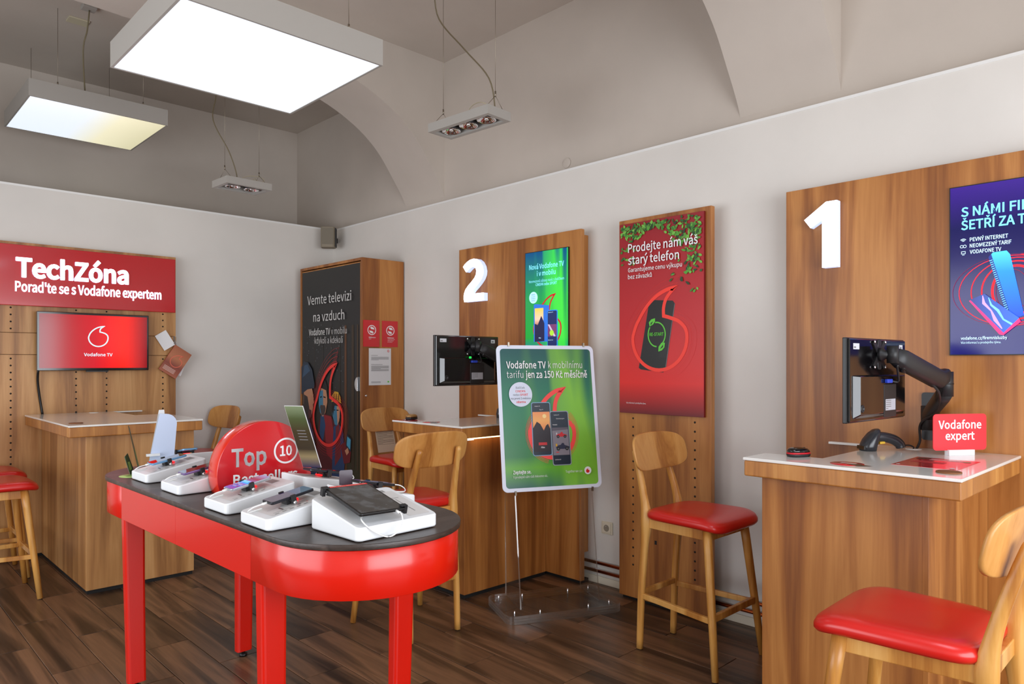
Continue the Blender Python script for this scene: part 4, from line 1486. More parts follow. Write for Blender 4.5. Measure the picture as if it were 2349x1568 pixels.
monitor(2.79, 1.058, 1.599, R(-3.1), 'black monitor seen from behind above counter 1', 'black monitor arm on the oak panel above counter 1', (3.055, 1.040, 1.535), (3.43, 0.90, 1.415), (3.70, 1.03, 1.255))
monitor(2.815, 3.615, 1.682, R(-1.0), 'black monitor seen from behind above counter 2, half behind the poster stand', 'black monitor arm above counter 2, mostly hidden by the poster stand', (3.125, 3.607, 1.612), (3.47, 3.50, 1.46), (3.70, 3.62, 1.30), False)
t = thing('barcode_scanner', 'barcode scanner on counter 2, almost hidden behind the green poster', 'scanner', (3.56, 3.66, 1.105))
m = M()
hx = Vector((3.56, 3.80, 1.105))
m.rings([oval(hx + Vector((0, 0, z)), sd, dr, a, b) for z, a, b in ((0.001, 0.034, 0.030), (0.03, 0.036, 0.032), (0.06, 0.030, 0.026), (0.078, 0.014, 0.012))], SG)
m.done('head', t)
m = M()
m.tube([hx + Vector((0.0, -0.01, 0.045)), hx + Vector((0.03, -0.08, 0.04)), hx + Vector((0.04, -0.12, 0.02))], [0.02, 0.02, 0.017], SG, 12)
m.done('handle', t)

# ================================================================== red display table
TX, TY, TZ = 1.318, 2.925, 0.963
trz = R(1.2)
TR_ = 0.331


def stadium(r, half, n=22):
    pts = []
    for k in range(n + 1):
        a = R(180 + 180 * k / n)
        pts.append((r * math.cos(a), -half + r * math.sin(a)))
    for k in range(n + 1):
        a = R(180 * k / n)
        pts.append((r * math.cos(a), half + r * math.sin(a)))
    return pts


HALF = 0.815
t = thing('display_table', 'long red display table with rounded ends and a dark wooden top', 'table', (TX, TY, 0), trz)
zf = F((0, 0, 0), (1, 0, 0), (0, 1, 0))
m = M()
m.prism(stadium(TR_, HALF), zf, 0.944, TZ, DARKTOP, smooth=True)
m.done('tabletop', t, world=False, bevel=0.002)
# apron in bent and straight panels with fine joints between them
outer, inner = 0.323, 0.300
z0, z1 = 0.793, 0.942


def apron(path_o, path_i, nm='apron_panel'):
    q = M()
    n = len(path_o)
    for i in range(n - 1):
        for (a, b, c, d_) in (((*path_o[i], z0), (*path_o[i + 1], z0), (*path_o[i + 1], z1), (*path_o[i], z1)),
                              ((*path_i[i + 1], z0), (*path_i[i], z0), (*path_i[i], z1), (*path_i[i + 1], z1)),
                              ((*path_o[i + 1], z0), (*path_o[i], z0), (*path_i[i], z0), (*path_i[i + 1], z0)),
                              ((*path_o[i], z1), (*path_o[i + 1], z1), (*path_i[i + 1], z1), (*path_i[i], z1))):
            q.face([a, b, c, d_], REDL, smooth=n > 3)
    for i in (0, n - 1):
        q.face([(*path_o[i], z0), (*path_i[i], z0), (*path_i[i], z1), (*path_o[i], z1)], REDL)
    bmesh.ops.remove_doubles(q.bm, verts=q.bm.verts, dist=1e-5)
    o = q.done(nm, t, world=False, bevel=0.0012, seg=1)
    return o


g = 0.0012
js = 0.648
for sgn in (-1, 1):
    def ends(r):
        pts = [(-r, sgn * (js + g))]
        for k in range(25):
            a = R(180 + 180 * k / 24) if sgn < 0 else R(180 - 180 * k / 24)
            pts.append((r * math.cos(a), sgn * HALF + r * math.sin(a)))
        pts.append((r, sgn * (js + g)))
        return pts
    apron(ends(outer), ends(inner))
for sx in (-1, 1):
    for ya, yb in ((-js + g, -g - 0.0), (g, js - g)):
        apron([(sx * outer, ya), (sx * outer, yb)], [(sx * inner, ya), (sx * inner, yb)])
for sx in (-1, 1):
    for sy in (-1, 1):
        q = M()
        fx = sx * 0.265
        fy = sy * 0.675
        fz = []
        for z, s_, dx in ((0.030, 0.86, 0.010), (0.5, 0.94, 0.003), (0.80, 1.0, 0.0)):
            base = rrect(0.090 * s_, 0.055 * s_, 0.012, 3)
            fz.append([(fx - sx * dx + x, fy - sy * dx + y, z) for x, y in base])
        q.rings(fz, REDL, smooth=False)
        lg = q.done('leg', t, world=False, bevel=0.002)
        q = M()
        q.lathe([(0.018, 0.0), (0.020, 0.006), (0.020, 0.014), (0.010, 0.016), (0.010, 0.032)], F((fx - sx * 0.010, fy - sy * 0.010, 0), (1, 0, 0), (0, 1, 0)), BLACK, 16)
        q.done('foot', lg, world=False)
for y in (-0.5, 0.5):
    q = M().box((-0.30, y - 0.02, 0.86), (0.30, y + 0.02, 0.94), REDL)
    q.done('cross_rail', t, world=False)

# --- wedge shaped white phone stands
def wedge(L_, W_, lo, hi, parent):
    """rises along +x"""
    m = M()
    base = rrect(L_, W_, 0.016, 4)
    zt = lambda x, ins=0.0: lo + (hi - lo) * (x + L_ / 2) / L_
    r0 = [(x * 0.985, y * 0.985, 0.004) for x, y in base]
    r1 = [(x, y, 0.008) for x, y in base]
    r2 = [(x, y, zt(x) - 0.004) for x, y in base]
    r3 = [(x * 0.985, y * 0.98, zt(x * 0.985)) for x, y in base]
    m.rings([r0, r1, r2, r3], PLAST, smooth=False)
    o = m.done('stand_body', parent, world=False, bevel=0.0)
    m = M()
    m.prism([(x * 0.93, y * 0.93) for x, y in base], F((0, 0, 0), (1, 0, 0), (0, 1, 0)), 0.0, 0.0045, BLACK)
    m.done('base_pad', parent, world=False)
    return zt


def phone(root, fr, L_, W_, th, body, screen, nm_done=True):
    m = M()
    m.prism(rrect(L_, W_, 0.010, 4), fr, 0.0, th, body)
    m.done('body', root, world=False, bevel=0.0025)
    p = Print(fr, th + 0.0002)
    pts = rrect(L_ - 0.006, W_ - 0.005, 0.008, 4)
    p.poly(pts, screen, (-L_ / 2, -W_ / 2, L_ / 2, W_ / 2))
    return p


SCR = {
    'blue_purple': vgrad('phone_picture_blue', [(0.0, (60, 70, 190)), (0.45, (70, 150, 230)), (0.7, (110, 70, 90)), (1.0, (120, 190, 240))], 0.06, 0.55, horiz=True, coat=1.0),
    'dim_purple': vgrad('phone_picture_dim', [(0.0, (70, 50, 84)), (0.55, (74, 56, 100)), (0.6, (40, 70, 120)), (1.0, (44, 80, 130))], 0.05, 0.25, horiz=True, coat=1.0),
    'dark': paint(22, 20, 24, 0.05, coat=1.0),
    'blue': vgrad('phone_picture_sky', [(0.0, (40, 90, 170)), (0.6, (60, 140, 210)), (1.0, (90, 80, 190))], 0.06, 0.5, horiz=True, coat=1.0),
}
CARD = paint(222, 220, 218, 0.3)


def phone_stand(x, y, rz, label, phlabel, look, body, cable=True, L_=0.268, W_=0.202, sw=0.0):
    a = R(1.2)
    t = thing('phone_stand', label, 'phone stand', (x, y, TZ), rz + a, group='white phone stands on the display table')
    zt = wedge(L_, W_, 0.040, 0.090, t)
    slope = math.atan2(0.05, L_)
    up = Vector((math.cos(slope), 0, math.sin(slope)))
    sf_ = F((0, 0, 0.065), up, (0, 1, 0))
    p = Print(sf_, 0.0004)
    p.poly(rrect(0.175, 0.155, 0.004, 2, -0.022, -0.006), CARD)
    for i in range(5):
        p.rect(-0.095 + i * 0.026, -0.075, -0.080 + i * 0.026, -0.071, PRGREY, uv=False)
    p.rect(-0.095, -0.062, -0.03, -0.060, PRGREY, uv=False)
    p.rect(-0.06, -0.056, -0.055, -0.025, paint(96, 70, 66, 0.5), uv=False)
    p.circ(0.0, -0.058, 0.007, PRGREY, 14, 0.005)
    p.circ(0.03, -0.058, 0.004, PRRED, 10, 0.002)
    p.lines(0.0, 0.045, -0.035, 3, 0.008, PRGREY, 0.002, 4)
    p.rect(-0.095, -0.020, 0.05, -0.018, paint(150, 150, 160, 0.4), uv=False)
    p.done('info_card', t, world=False)
    m = M()
    m.fbox(sf_, 0.080, 0.112, -0.020, 0.040, -0.001, 0.0007, paint(150, 150, 150, 0.4))
    m.done('sensor_window', t, world=False)
    cx = -0.008
    m = M()
    m.fbox(sf_, cx - 0.016, cx + 0.016, -0.020, 0.020, 0.0, 0.020, BLACKM)
    m.fbox(sf_, cx - 0.009, cx + 0.009, -0.045, 0.045, 0.014, 0.020, BLACKM)
    for s_ in (-1, 1):
        m.fbox(sf_, cx - 0.009, cx + 0.009, s_ * 0.0425 - 0.0035, s_ * 0.0425 + 0.0035, 0.006, 0.033, BLACKM)
        m.fbox(sf_, cx - 0.009, cx + 0.009, min(s_ * 0.046, s_ * 0.036), max(s_ * 0.046, s_ * 0.036), 0.0318, 0.0338, BLACKM)
    c_ = m.done('clamp', t, world=False, bevel=0.001, seg=1)
    m = M()
    m.lathe([(0.0065, 0.0), (0.0065, 0.006), (0.003, 0.007)], F(sf_.at(cx, -0.0465, 0.009), up, sf_.n), CHROME, 12)
    m.done('clamp_knob', c_, world=False)
    m = M()
    m.fbox(sf_, cx + 0.016, cx + 0.030, -0.016, 0.016, 0.004, 0.010, paint(230, 20, 24, 0.3, emit=1.6))
    m.done('alarm_light', t, world=False)
    pr = thing('smartphone', phlabel, 'phone', t.location + Matrix.Rotation(rz + a, 3, 'Z') @ sf_.at(cx + 0.004, 0, 0.0205), rz + a, group='smartphones on the display table')
    pf = F((0, 0, 0), up, (0, 1, 0))
    p = phone(pr, pf, 0.158, 0.075, 0.0095, body, SCR[look])
    p.done('screen', pr, world=False)
    if look == 'blue_purple':
        p = Print(pf, 0.0104)
        for i in range(4):
            for j in range(2):
                p.circ(-0.050 + j * 0.016, -0.022 + i * 0.0145, 0.0042, PRWHITE if (i + j) % 3 else paint(230, 80, 90, 0.4), 12)
        p.rect(-0.012, -0.026, 0.004, 0.026, paint(110, 200, 240, 0.3, emit=0.5), uv=False)
        p.done('icons', pr, world=False)
    m = M()
    m.lathe([(0.007, 0), (0.007, 0.002)], F(pf.at(0.066, 0.022, -0.0021), (1, 0, 0), (0, 1, 0)), BLACKG, 12)
    m.done('camera_lens', pr, world=False)
    if cable:
        m = M()
        a0 = sf_.at(-0.083, 0.0, 0.0255)
        m.tube([sf_.at(-0.080, 0, 0.0255), sf_.at(-0.100, 0, 0.0255)], 0.0042, WHITE, 8)
        m.tube(catmull([sf_.at(-0.098, 0, 0.0255), sf_.at(-0.125, 0.004, 0.024), sf_.at(-0.142, 0.012, 0.016), sf_.at(-0.138, 0.026, 0.006), sf_.at(-0.115, 0.034, 0.003), sf_.at(-0.085, 0.036, 0.002)], 5), 0.0021, WHITE, 8)
        m.done('charging_cable', t, world=False)
    return t


DGREY = paint(46, 46, 52, 0.2, 0.5)
SILV = paint(196, 200, 206, 0.2, 0.7)
LBLUE = paint(120, 170, 214, 0.25, 0.4)
phone_stand(1.172, 3.520, 0, 'white phone stand at the far end of the left row, nearest to the pale card', 'dark phone with a pale blue edge on the farthest stand of the left row', 'dark', LBLUE)
phone_stand(1.170, 3.118, 0, 'white phone stand just behind the round red sign, second of the left row', 'dark phone with a purple edge on the stand behind the round red sign', 'dark', paint(120, 100, 150, 0.2, 0.4))
phone_stand(1.158, 2.612, 0, 'white phone stand just in front of the round red sign, blue lit phone on it', 'silver phone with a lit blue and purple screen in front of the round red sign', 'blue_purple', SILV)
phone_stand(1.150, 2.272, 0, 'white phone stand nearest to the tablet in the left row, dim purple phone on it', 'dark phone with a dim purple screen, nearest to the tablet in the left row', 'dim_purple', DGREY)
phone_stand(1.500, 2.690, math.pi, 'white phone stand of the right row beside the round red sign', 'black phone lying face up on the right row beside the round red sign', 'dark', paint(30, 34, 44, 0.2))
phone_stand(1.482, 2.290, math.pi, 'white phone stand of the right row just behind the tablet', 'black phone with a blue screen on the right row just behind the tablet', 'blue', paint(20, 20, 24, 0.2))
phone_stand(1.345, 3.80, R(-90), 'white phone stand across the far end of the table, its back turned to the room', 'pale blue phone on the stand across the far end of the table', 'dark', LBLUE)

# --- tablet on its wide stand at the near end
t = thing('tablet_stand', 'wide white wedge stand at the near end of the table carrying the black tablet', 'tablet stand', (1.300, 1.990, TZ), R(92))
zt = wedge(0.272, 0.310, 0.044, 0.100, t)
slope = math.atan2(0.056, 0.272)
up = Vector((math.cos(slope), 0, math.sin(slope)))
sf_ = F((0, 0, 0.072), up, (0, 1, 0))
p = Print(sf_, 0.0004)
p.poly(rrect(0.215, 0.085, 0.004, 2, -0.012, -0.095), CARD)
p.circ(-0.03, -0.075, 0.009, PRGREY, 16)
p.rect(0.0, -0.085, 0.010, -0.075, PRGREY, uv=False)
p.rect(-0.09, -0.10, 0.02, -0.098, PRGREY, uv=False)
p.rect(0.03, -0.12, 0.032, -0.07, PRGREY, uv=False)
p.done('info_card', t, world=False)
m = M()
m.fbox(sf_, 0.092, 0.112, -0.11, -0.08, -0.001, 0.0007, paint(150, 150, 150, 0.4))
m.done('sensor_window', t, world=False)
m = M()
m.fbox(sf_, -0.02, 0.03, 0.02, 0.08, 0.0, 0.026, BLACKM)
m.done('clamp_post', t, world=False)
tt = R(4)
tabu = (up * math.cos(tt) + Vector((0, 1, 0)) * -math.sin(tt))
tabv = Vector((0, 0, 1)).cross(tabu).normalized()
tabc = sf_.at(-0.008, 0.052, 0.030)
tf = F(tabc, tabu, sf_.n.cross(tabu))
m = M()
for sx, sy in ((-1, -1), (1, 1)):
    e = Vector((sx * 0.108, sy * 0.080))
    m.fbox(tf, e.x - 0.009, e.x + 0.009, min(e.y, e.y + sy * 0.012), max(e.y, e.y + sy * 0.012), -0.014, 0.014, BLACKM)
    m.fbox(tf, e.x - 0.009, e.x + 0.009, min(e.y - sy * 0.012, e.y + sy * 0.012), max(e.y - sy * 0.012, e.y + sy * 0.012), 0.0105, 0.0145, BLACKM)
m.bar(tf.at(-0.10, -0.075, -0.006), tf.at(0.10, 0.075, -0.006), 0.018, 0.006, BLACKM, up=tf.n)
m.done('clamp', t, world=False, bevel=0.0012, seg=1)
Rt = Matrix.Rotation(R(92), 3, 'Z')
tb = thing('tablet', 'black tablet with a smudged dark screen tilted on the wide white stand', 'tablet', t.location + Rt @ tabc, R(92))
tl = F((0, 0, 0), tabu, tf.v)
m = M()
m.prism(rrect(0.248, 0.166, 0.009, 4), tl, 0.0, 0.0085, BLACK)
m.done('body', tb, world=False, bevel=0.002)
mm, nt, pp = new_mat('tablet_glass')
tc = nd(nt, 'ShaderNodeTexCoord')
ns = nd(nt, 'ShaderNodeTexNoise', Scale=22.0, Detail=2.0)
nt.links.new(tc.outputs['Object'], ns.inputs['Vector'])
rp = ramp(nt, [(0.45, S(58, 56, 54)), (0.68, S(92, 94, 96))])
nt.links.new(ns.outputs['Fac'], rp.inputs[0])
nt.links.new(rp.outputs[0], pp.inputs['Base Color'])
pp.inputs['Roughness'].default_value = 0.16
p = Print(tl, 0.0087)
p.rect(-0.116, -0.075, 0.108, 0.075, mm)
p.done('screen', tb, world=False)
p = Print(tl, 0.0087)
p.rect(0.110, -0.078, 0.122, 0.060, PRRED)
p.lines(0.112, 0.1195, 0.055, 22, 0.006, paint(246, 190, 180, 0.5), 0.002, 3)
p.done('warning_strip', tb, world=False)
m = M()
m.tube(catmull([tl.at(-0.126, -0.045, 0.004), tl.at(-0.150, -0.048, 0.002), tl.at(-0.176, -0.036, -0.026), tl.at(-0.172, 0.0, -0.055), tl.at(-0.150, 0.045, -0.040), tl.at(-0.120, 0.072, -0.014), tl.at(-0.085, 0.05, -0.012)], 6), 0.0022, WHITE, 8)
m.tube([tl.at(-0.122, -0.045, 0.004), tl.at(-0.140, -0.047, 0.003)], 0.0042, WHITE, 8)
m.done('charging_cable', tb, world=False)

# --- round red sign
t = thing('round_sign', 'big red disc sign with white lettering standing on the display table', 'sign', (1.367, 2.965, TZ), R(0.5))
rs, zc_, dh = 0.211, 0.080, 0.046
a0 = math.asin(-zc_ / rs)
pts = [(rs * math.cos(a0 + (math.pi - 2 * a0) * k / 60), zc_ + rs * math.sin(a0 + (math.pi - 2 * a0) * k / 60)) for k in range(61)]
m = M()
m.prism(pts, F((0, 0, 0), (1, 0, 0), (0, 0, 1)), -dh, dh, paint(206, 26, 36, 0.14, coat=0.5), paint(220, 44, 24, 0.18, coat=0.5), smooth=True)
m.done('sign_disc', t, world=False, bevel=0.0015)
p = Print(F((0, -dh, 0), (1, 0, 0), (0, 0, 1)), 0.0008)
p.text('Top', -0.152, 0.110, PRWHITE, 0.152, 0.071, 0.026)
p.text('10', 0.088, 0.137, PRWHITE, 0.056, 0.042, 0.022, 'c')
p.stroke([(0.088 + 0.052 * math.cos(R(q)), 0.158 + 0.052 * math.sin(R(q))) for q in range(0, 360, 8)], 0.008, PRWHITE, True)
p.text('Best sellers', -0.145, 0.034, PRWHITE, 0.287, 0.041, 0.024)
p.done('lettering', t, world=False)

# --- cards and leaflets around the table
t = thing('card_stand', 'pale translucent card with rounded corner standing at the far left end of the table', 'card', (1.215, 3.775, TZ), R(-8))
m = M()
prof = [(-0.060, 0.0), (0.058, 0.0)] + [(0.060 + 0.030 * 0 + 0.012 - 0.05 + 0.05 * math.cos(R(q)), 0.238 + 0.05 * math.sin(R(q))) for q in range(0, 91, 15)] + [(-0.008, 0.290)]
m.prism(prof, F((0, 0, 0), (1, 0, 0), (0, -0.10, 1)), -0.0015, 0.0015, paint(206, 220, 246, 0.3))
m.done('card', t, world=False)
m = M()
m.prism([(-0.058, 0.0), (0.05, 0.0), (0.02, 0.305), (-0.004, 0.305)], F((0.0, 0.016, 0), (1, 0, 0), (0, -0.02, 1)), -0.001, 0.001, paint(222, 224, 226, 0.4))
m.done('backing_strip', t, world=False)
m = M()
m.fbox(F((-0.035, -0.02, 0.08), (1, 0, 0), (0, 0, 1)), -0.03, 0.03, 0.0, 0.012, -0.012, 0.006, PLAST)
m.done('leaflet_ledge', t, world=False)
t = thing('leaflet', 'dark narrow leaflet seen almost edge on, leaning beside the pale card', 'leaflet', (1.128, 3.80, TZ), R(72))
m = M()
m.prism([(-0.05, 0.0), (0.06, 0.0), (0.075, 0.215), (0.03, 0.235)], F((0, 0, 0), (1, 0, 0), (0, 0.22, 1)), -0.0015, 0.0015, paint(64, 58, 34, 0.35))
m.done('sheet', t, world=False)
p = Print(F((0, 0, 0), (1, 0, 0), (0, 0.22, 1)), 0.0018)
p.poly([(-0.04, 0.03), (0.05, 0.03), (0.06, 0.12), (-0.02, 0.12)], paint(104, 132, 60, 0.4))
p.done('print', t, world=False)
t = thing('leaflet', 'small green leaflet leaning at the far left corner of the table', 'leaflet', (1.092, 3.79, TZ), R(60))
m = M()
m.prism([(-0.04, 0.0), (0.04, 0.0), (0.045, 0.10), (-0.02, 0.09)], F((0, 0, 0), (1, 0, 0), (0, 0.35, 1)), -0.0012, 0.0012, paint(58, 78, 40, 0.4))
m.done('sheet', t, world=False)
p = Print(F((0, 0, 0), (1, 0, 0), (0, 0.35, 1)), 0.0014)
p.poly([(-0.025, 0.02), (0.02, 0.02), (0.025, 0.06), (-0.01, 0.06)], paint(150, 180, 90, 0.4))
p.done('print', t, world=False)
t = thing('table_sticker', 'round pale green leaf sticker flat on the far left end of the table', 'sticker', (1.075, 3.715, TZ))
m = M()
m.lathe([(0.062, 0), (0.062, 0.0008)], F((1.075, 3.715, TZ), (1, 0, 0), (0, 1, 0)), paint(176, 204, 116, 0.3), 28)
m.done('sheet', t)
p = Print(F((1.075, 3.715, TZ), (1, 0, 0), (0, 1, 0)), 0.0008)
for k in range(7):
    a = k * 0.9
    p.poly([(0.045 * math.cos(a), 0.045 * math.sin(a)), (0.03 * math.cos(a + 0.5), 0.03 * math.sin(a + 0.5)), (0.005 * math.cos(a), 0.005 * math.sin(a)), (0.03 * math.cos(a - 0.3), 0.03 * math.sin(a - 0.3))], paint(124, 168, 80, 0.4))
p.done('print', t)
# tall poster card leaning on the right row, seen edge on
t = thing('poster_card', 'tall thin forest picture card seen edge on, beside the round red sign', 'card', (1.555, 2.80, TZ + 0.088), 0)
e0 = Vector((1.553, 2.80, 0))
bf = F((1.548, 2.80, TZ + 0.088), (-0.535, 0.845, 0), (-0.205, -0.020, 0.60))
m = M()
m.prism([(-0.012, 0.0), (0.075, 0.0), (0.075, 0.285), (-0.012, 0.285)], bf, -0.002, 0.002, PRWHITE)
m.done('card', t)
p = Print(bf, -0.0023, -0.0003)
p.rect(-0.011, 0.0, 0.074, 0.284, vgrad('card_picture', [(0.0, (66, 58, 92)), (0.18, (150, 134, 96)), (0.3, (60, 50, 36)), (0.6, (64, 54, 30)), (0.8, (70, 82, 44)), (1.0, (120, 134, 100))], 0.35))
p.lines(0.01, 0.05, 0.17, 4, 0.014, PRGREY, 0.004, 2)
p.done('picture', t)
t = thing('price_card', 'small dark purple card standing upright behind the tablet', 'card', (1.455, 2.425, TZ), R(-14))
m = M()
m.prism(rrect(0.052, 0.125, 0.006, 3, 0, 0.0625), F((0, 0, 0), (1, 0, 0), (0.02, 0.06, 1)), -0.001, 0.001, paint(58, 34, 52, 0.3))
m.done('card', t, world=False)
m = M()
m.box((-0.02, -0.012, 0), (0.02, 0.014, 0.006), BLACKM)
m.done('foot', t, world=False)

# ================================================================== acrylic poster stand
t = thing('poster_stand', 'clear acrylic floor stand holding a green poster in a white frame', 'poster stand', (3.2, 2.95, 0))
ang = R(-25)
U = Vector((math.cos(ang), math.sin(ang), 0))
V = Vector((-U.y, U.x, 0))
O = Vector((2.96, 2.984, 0))
bfr = F(O, U, V)
for i in range(3):
    m = M()
    m.prism(rrect(0.735, 0.42, 0.055, 6, 0.255, 0.115), bfr, 0.001 + i * 0.0166, 0.0166 + i * 0.0166, ACRYL, ACRYLE)
    m.done('base_layer', t, bevel=0.001, seg=1)
for x, y in ((-0.05, -0.03), (-0.05, 0.27), (0.56, -0.03), (0.56, 0.27), (0.10, -0.055), (0.41, -0.055), (0.10, 0.255), (0.41, 0.255)):
    m = M()
    m.lathe([(0.0045, 0.002), (0.0045, 0.058), (0.002, 0.060)], F(bfr.at(x, y), U, V), CHROME, 8)
    m.done('screw', t)
lean = math.tan(R(8.7))
for x in (0.0, 0.508):
    m = M()
    lo, hi = 0.0506, 1.575
    prof = [(0.0, lo), (0.275, lo), (lean * hi + 0.075, hi), (lean * (hi - 0.05), hi)]
    m.prism(prof, F(bfr.at(x - 0.004, 0.0), V, (0, 0, 1)), 0.0, 0.008, ACRYL, ACRYLE)
    m.done('upright', t)
    m = M()
    for wq in (0.676, 1.585):
        c_ = bfr.at(x, wq * math.sin(R(8.7)), 0.05 + wq * math.cos(R(8.7)))
        m.bar(c_ - V * 0.010 - Vector((0, 0, 0.012)), c_ - V * 0.010 + Vector((0, 0, 0.014)), 0.010, 0.012, STEEL, up=V)
    m.done('clips', t)
wv = V * math.sin(R(8.7)) + Vector((0, 0, math.cos(R(8.7))))
pfr = F(O + Vector((0, 0, 0.05)), U, wv)
x0, x1, y0, y1 = -0.080, 0.576, 0.682, 1.580
m = M()
m.prism(rrect(x1 - x0, y1 - y0, 0.035, 6, (x0 + x1) / 2, (y0 + y1) / 2), pfr, 0.001, 0.006, paint(226, 232, 248, 0.4))
m.done('white_frame', t, bevel=0.001, seg=1)
W_, H_ = x1 - x0, y1 - y0
lf = F(pfr.at(x0, y0, 0.006), U, wv)
b_ = Print(lf)
b_.poly(rrect(W_ - 0.046, H_ - 0.046, 0.022, 5, W_ / 2, H_ / 2), vgrad('green_sheet', [(0.0, (24, 90, 84)), (0.14, (90, 170, 30)), (0.22, (30, 120, 60)), (0.6, (14, 120, 84)), (1.0, (22, 82, 84))], 0.32, 0.0, ((128, 196, 60), 0.42, 4.0, 1.0)), (0.02, 0.02, W_ - 0.02, H_ - 0.02))
b_.done('green_sheet', t)
p = Print(lf, 0.0012)
LR = paint(246, 70, 66, 0.4)
for k, rr_ in enumerate((0.150, 0.160, 0.168, 0.176)):
    a_, b2 = (130, 250), (-60, 50)
    for (s0, s1) in ((120, 262), (-70, 46)):
        p.stroke([(0.340 + rr_ * math.cos(R(q)), 0.345 + rr_ * 1.05 * math.sin(R(q))) for q in range(s0, s1, 6)], (0.004, 0.003, 0.002, 0.0015)[k], LR)
p.mark(0.340, 0.345, 0.148, 0.026, LR, 1.75)
NAV = paint(28, 42, 58, 0.3)


def drawn_phone(cx, cy, w, h, sh, edge):
    q = lambda pts: [(cx + x + sh * (y / h), cy + y) for x, y in pts]
    p.poly(q(rrect(w, h, 0.014, 4)), edge)
    p.poly(q(rrect(w - 0.010, h - 0.010, 0.011, 4)), NAV)
    return q


q = drawn_phone(0.270, 0.375, 0.128, 0.330, 0.004, paint(120, 160, 190, 0.3))
p.poly(q([(-0.056, -0.02), (0.056, -0.02), (0.056, 0.105), (-0.056, 0.105)]), vgrad('drawn_sunset', [(0.0, (226, 120, 76)), (0.6, (244, 176, 100)), (1.0, (240, 150, 96))], 0.4), (0.2, 0.35, 0.34, 0.48))
SIL = paint(34, 26, 36, 0.4)
p.poly(q([(-0.056, -0.14), (-0.056, 0.005), (-0.030, 0.045), (-0.008, 0.030), (0.014, -0.01), (0.030, 0.020), (0.044, 0.030), (0.056, 0.0), (0.056, -0.14)]), SIL)
p.circ(0.270 + 0.022, 0.375 + 0.078, 0.013, paint(252, 220, 150, 0.4), 18)
p.rect(0.245, 0.275, 0.300, 0.292, paint(196, 40, 46, 0.4), uv=False)
p.text('Film', 0.272, 0.257, PRWHITE, None, 0.009, 0.02, 'c')
q = drawn_phone(0.392, 0.315, 0.126, 0.336, -0.004, paint(150, 160, 170, 0.3))
p.poly(q([(-0.054, -0.105), (0.054, -0.105), (0.054, 0.065), (-0.054, 0.065)]), paint(128, 122, 132, 0.4))
p.poly(q([(-0.054, 0.045), (0.054, 0.052), (0.054, 0.065), (-0.054, 0.065)]), paint(90, 84, 96, 0.4))


def drawn_car(cx, cy, s_, c1, c2):
    p.poly(q([(cx + x * s_, cy + y * s_) for x, y in ((-0.050, 0.004), (-0.044, 0.016), (-0.014, 0.022), (-0.004, 0.034), (0.008, 0.034), (0.014, 0.020), (0.046, 0.010), (0.050, 0.000), (0.02, -0.006), (-0.04, -0.006))]), c1)
    p.poly(q([(cx + x * s_, cy + y * s_) for x, y in ((-0.052, 0.030), (-0.040, 0.030), (-0.040, 0.012), (-0.052, 0.012))]), c2)
    for wx in (-0.034, 0.030):
        xx, yy = q([(cx + wx * s_, cy - 0.004 * s_)])[0]
        p.circ(xx, yy, 0.013 * s_, paint(16, 16, 18, 0.4), 14)
        p.circ(xx, yy, 0.005 * s_, paint(110, 110, 114, 0.4), 10)


drawn_car(0.008, 0.012, 0.72, paint(200, 34, 44, 0.4), paint(190, 190, 196, 0.4))
drawn_car(0.010, -0.062, 0.90, paint(30, 34, 62, 0.4), paint(206, 160, 40, 0.4))
p.rect(0.356, 0.226, 0.375, 0.230, PRRED, uv=False)
p.done('picture', t)
p = Print(lf, 0.0075)
p.text('Vodafone TV', 0.058, 0.752, PRWHITE, 0.262, 0.042, 0.016)
p.text('k mobilnímu', 0.336, 0.752, PRWHITE, 0.232, 0.042, -0.006)
p.text('tarifu', 0.058, 0.692, PRWHITE, 0.108, 0.042, -0.006)
p.text('jen za 150 Kč měsíčně', 0.180, 0.692, PRWHITE, 0.418, 0.042, 0.016)
p.circ(0.142, 0.590, 0.076, paint(214, 222, 240, 0.4), 36)
GT = paint(60, 66, 80, 0.5)
p.text('Balíček', 0.142, 0.625, GT, 0.058, 0.013, 0, 'c')
p.text('CINEMA', 0.142, 0.603, PRRED, 0.066, 0.013, 0.014, 'c')
p.text('nebo', 0.094, 0.581, GT, 0.040, 0.013, 0)
p.text('SPORT', 0.138, 0.581, PRRED, 0.052, 0.013, 0.014)
p.text('na první 3 měsíce', 0.142, 0.559, GT, 0.128, 0.013, 0, 'c')
p.text('zdarma', 0.142, 0.537, PRRED, 0.060, 0.013, 0.014, 'c')
p.text('Vodafone TV', 0.228, 0.512, PRWHITE, 0.036, 0.006, 0.0)
p.text('Moje TV', 0.272, 0.490, PRWHITE, 0.024, 0.006, 0.0, 'c')
p.text('Vodafone TV', 0.352, 0.455, PRWHITE, 0.036, 0.006, 0.0)
p.text('Televizní program', 0.394, 0.432, PRWHITE, 0.056, 0.006, 0.0, 'c')
p.text('Formule 1', 0.342, 0.394, PRWHITE, 0.030, 0.007, 0.01)
p.text('Cyklistika živě', 0.344, 0.180, PRWHITE, 0.040, 0.006, 0.0)
p.text('Zeptejte se.', 0.068, 0.108, PRWHITE, 0.116, 0.020, 0.02)
p.text('V prodejně vám rádi řekneme víc.', 0.068, 0.082, PRWHITE, 0.222, 0.014, -0.004)
p.text('Together we can', 0.410, 0.100, PRWHITE, 0.112, 0.015, -0.002)
p.circ(0.560, 0.108, 0.024, PRWHITE, 28)
p.mark(0.559, 0.105, 0.012, 0.002, PRRED, 1.0, filled=True)
p.done('lettering', t)

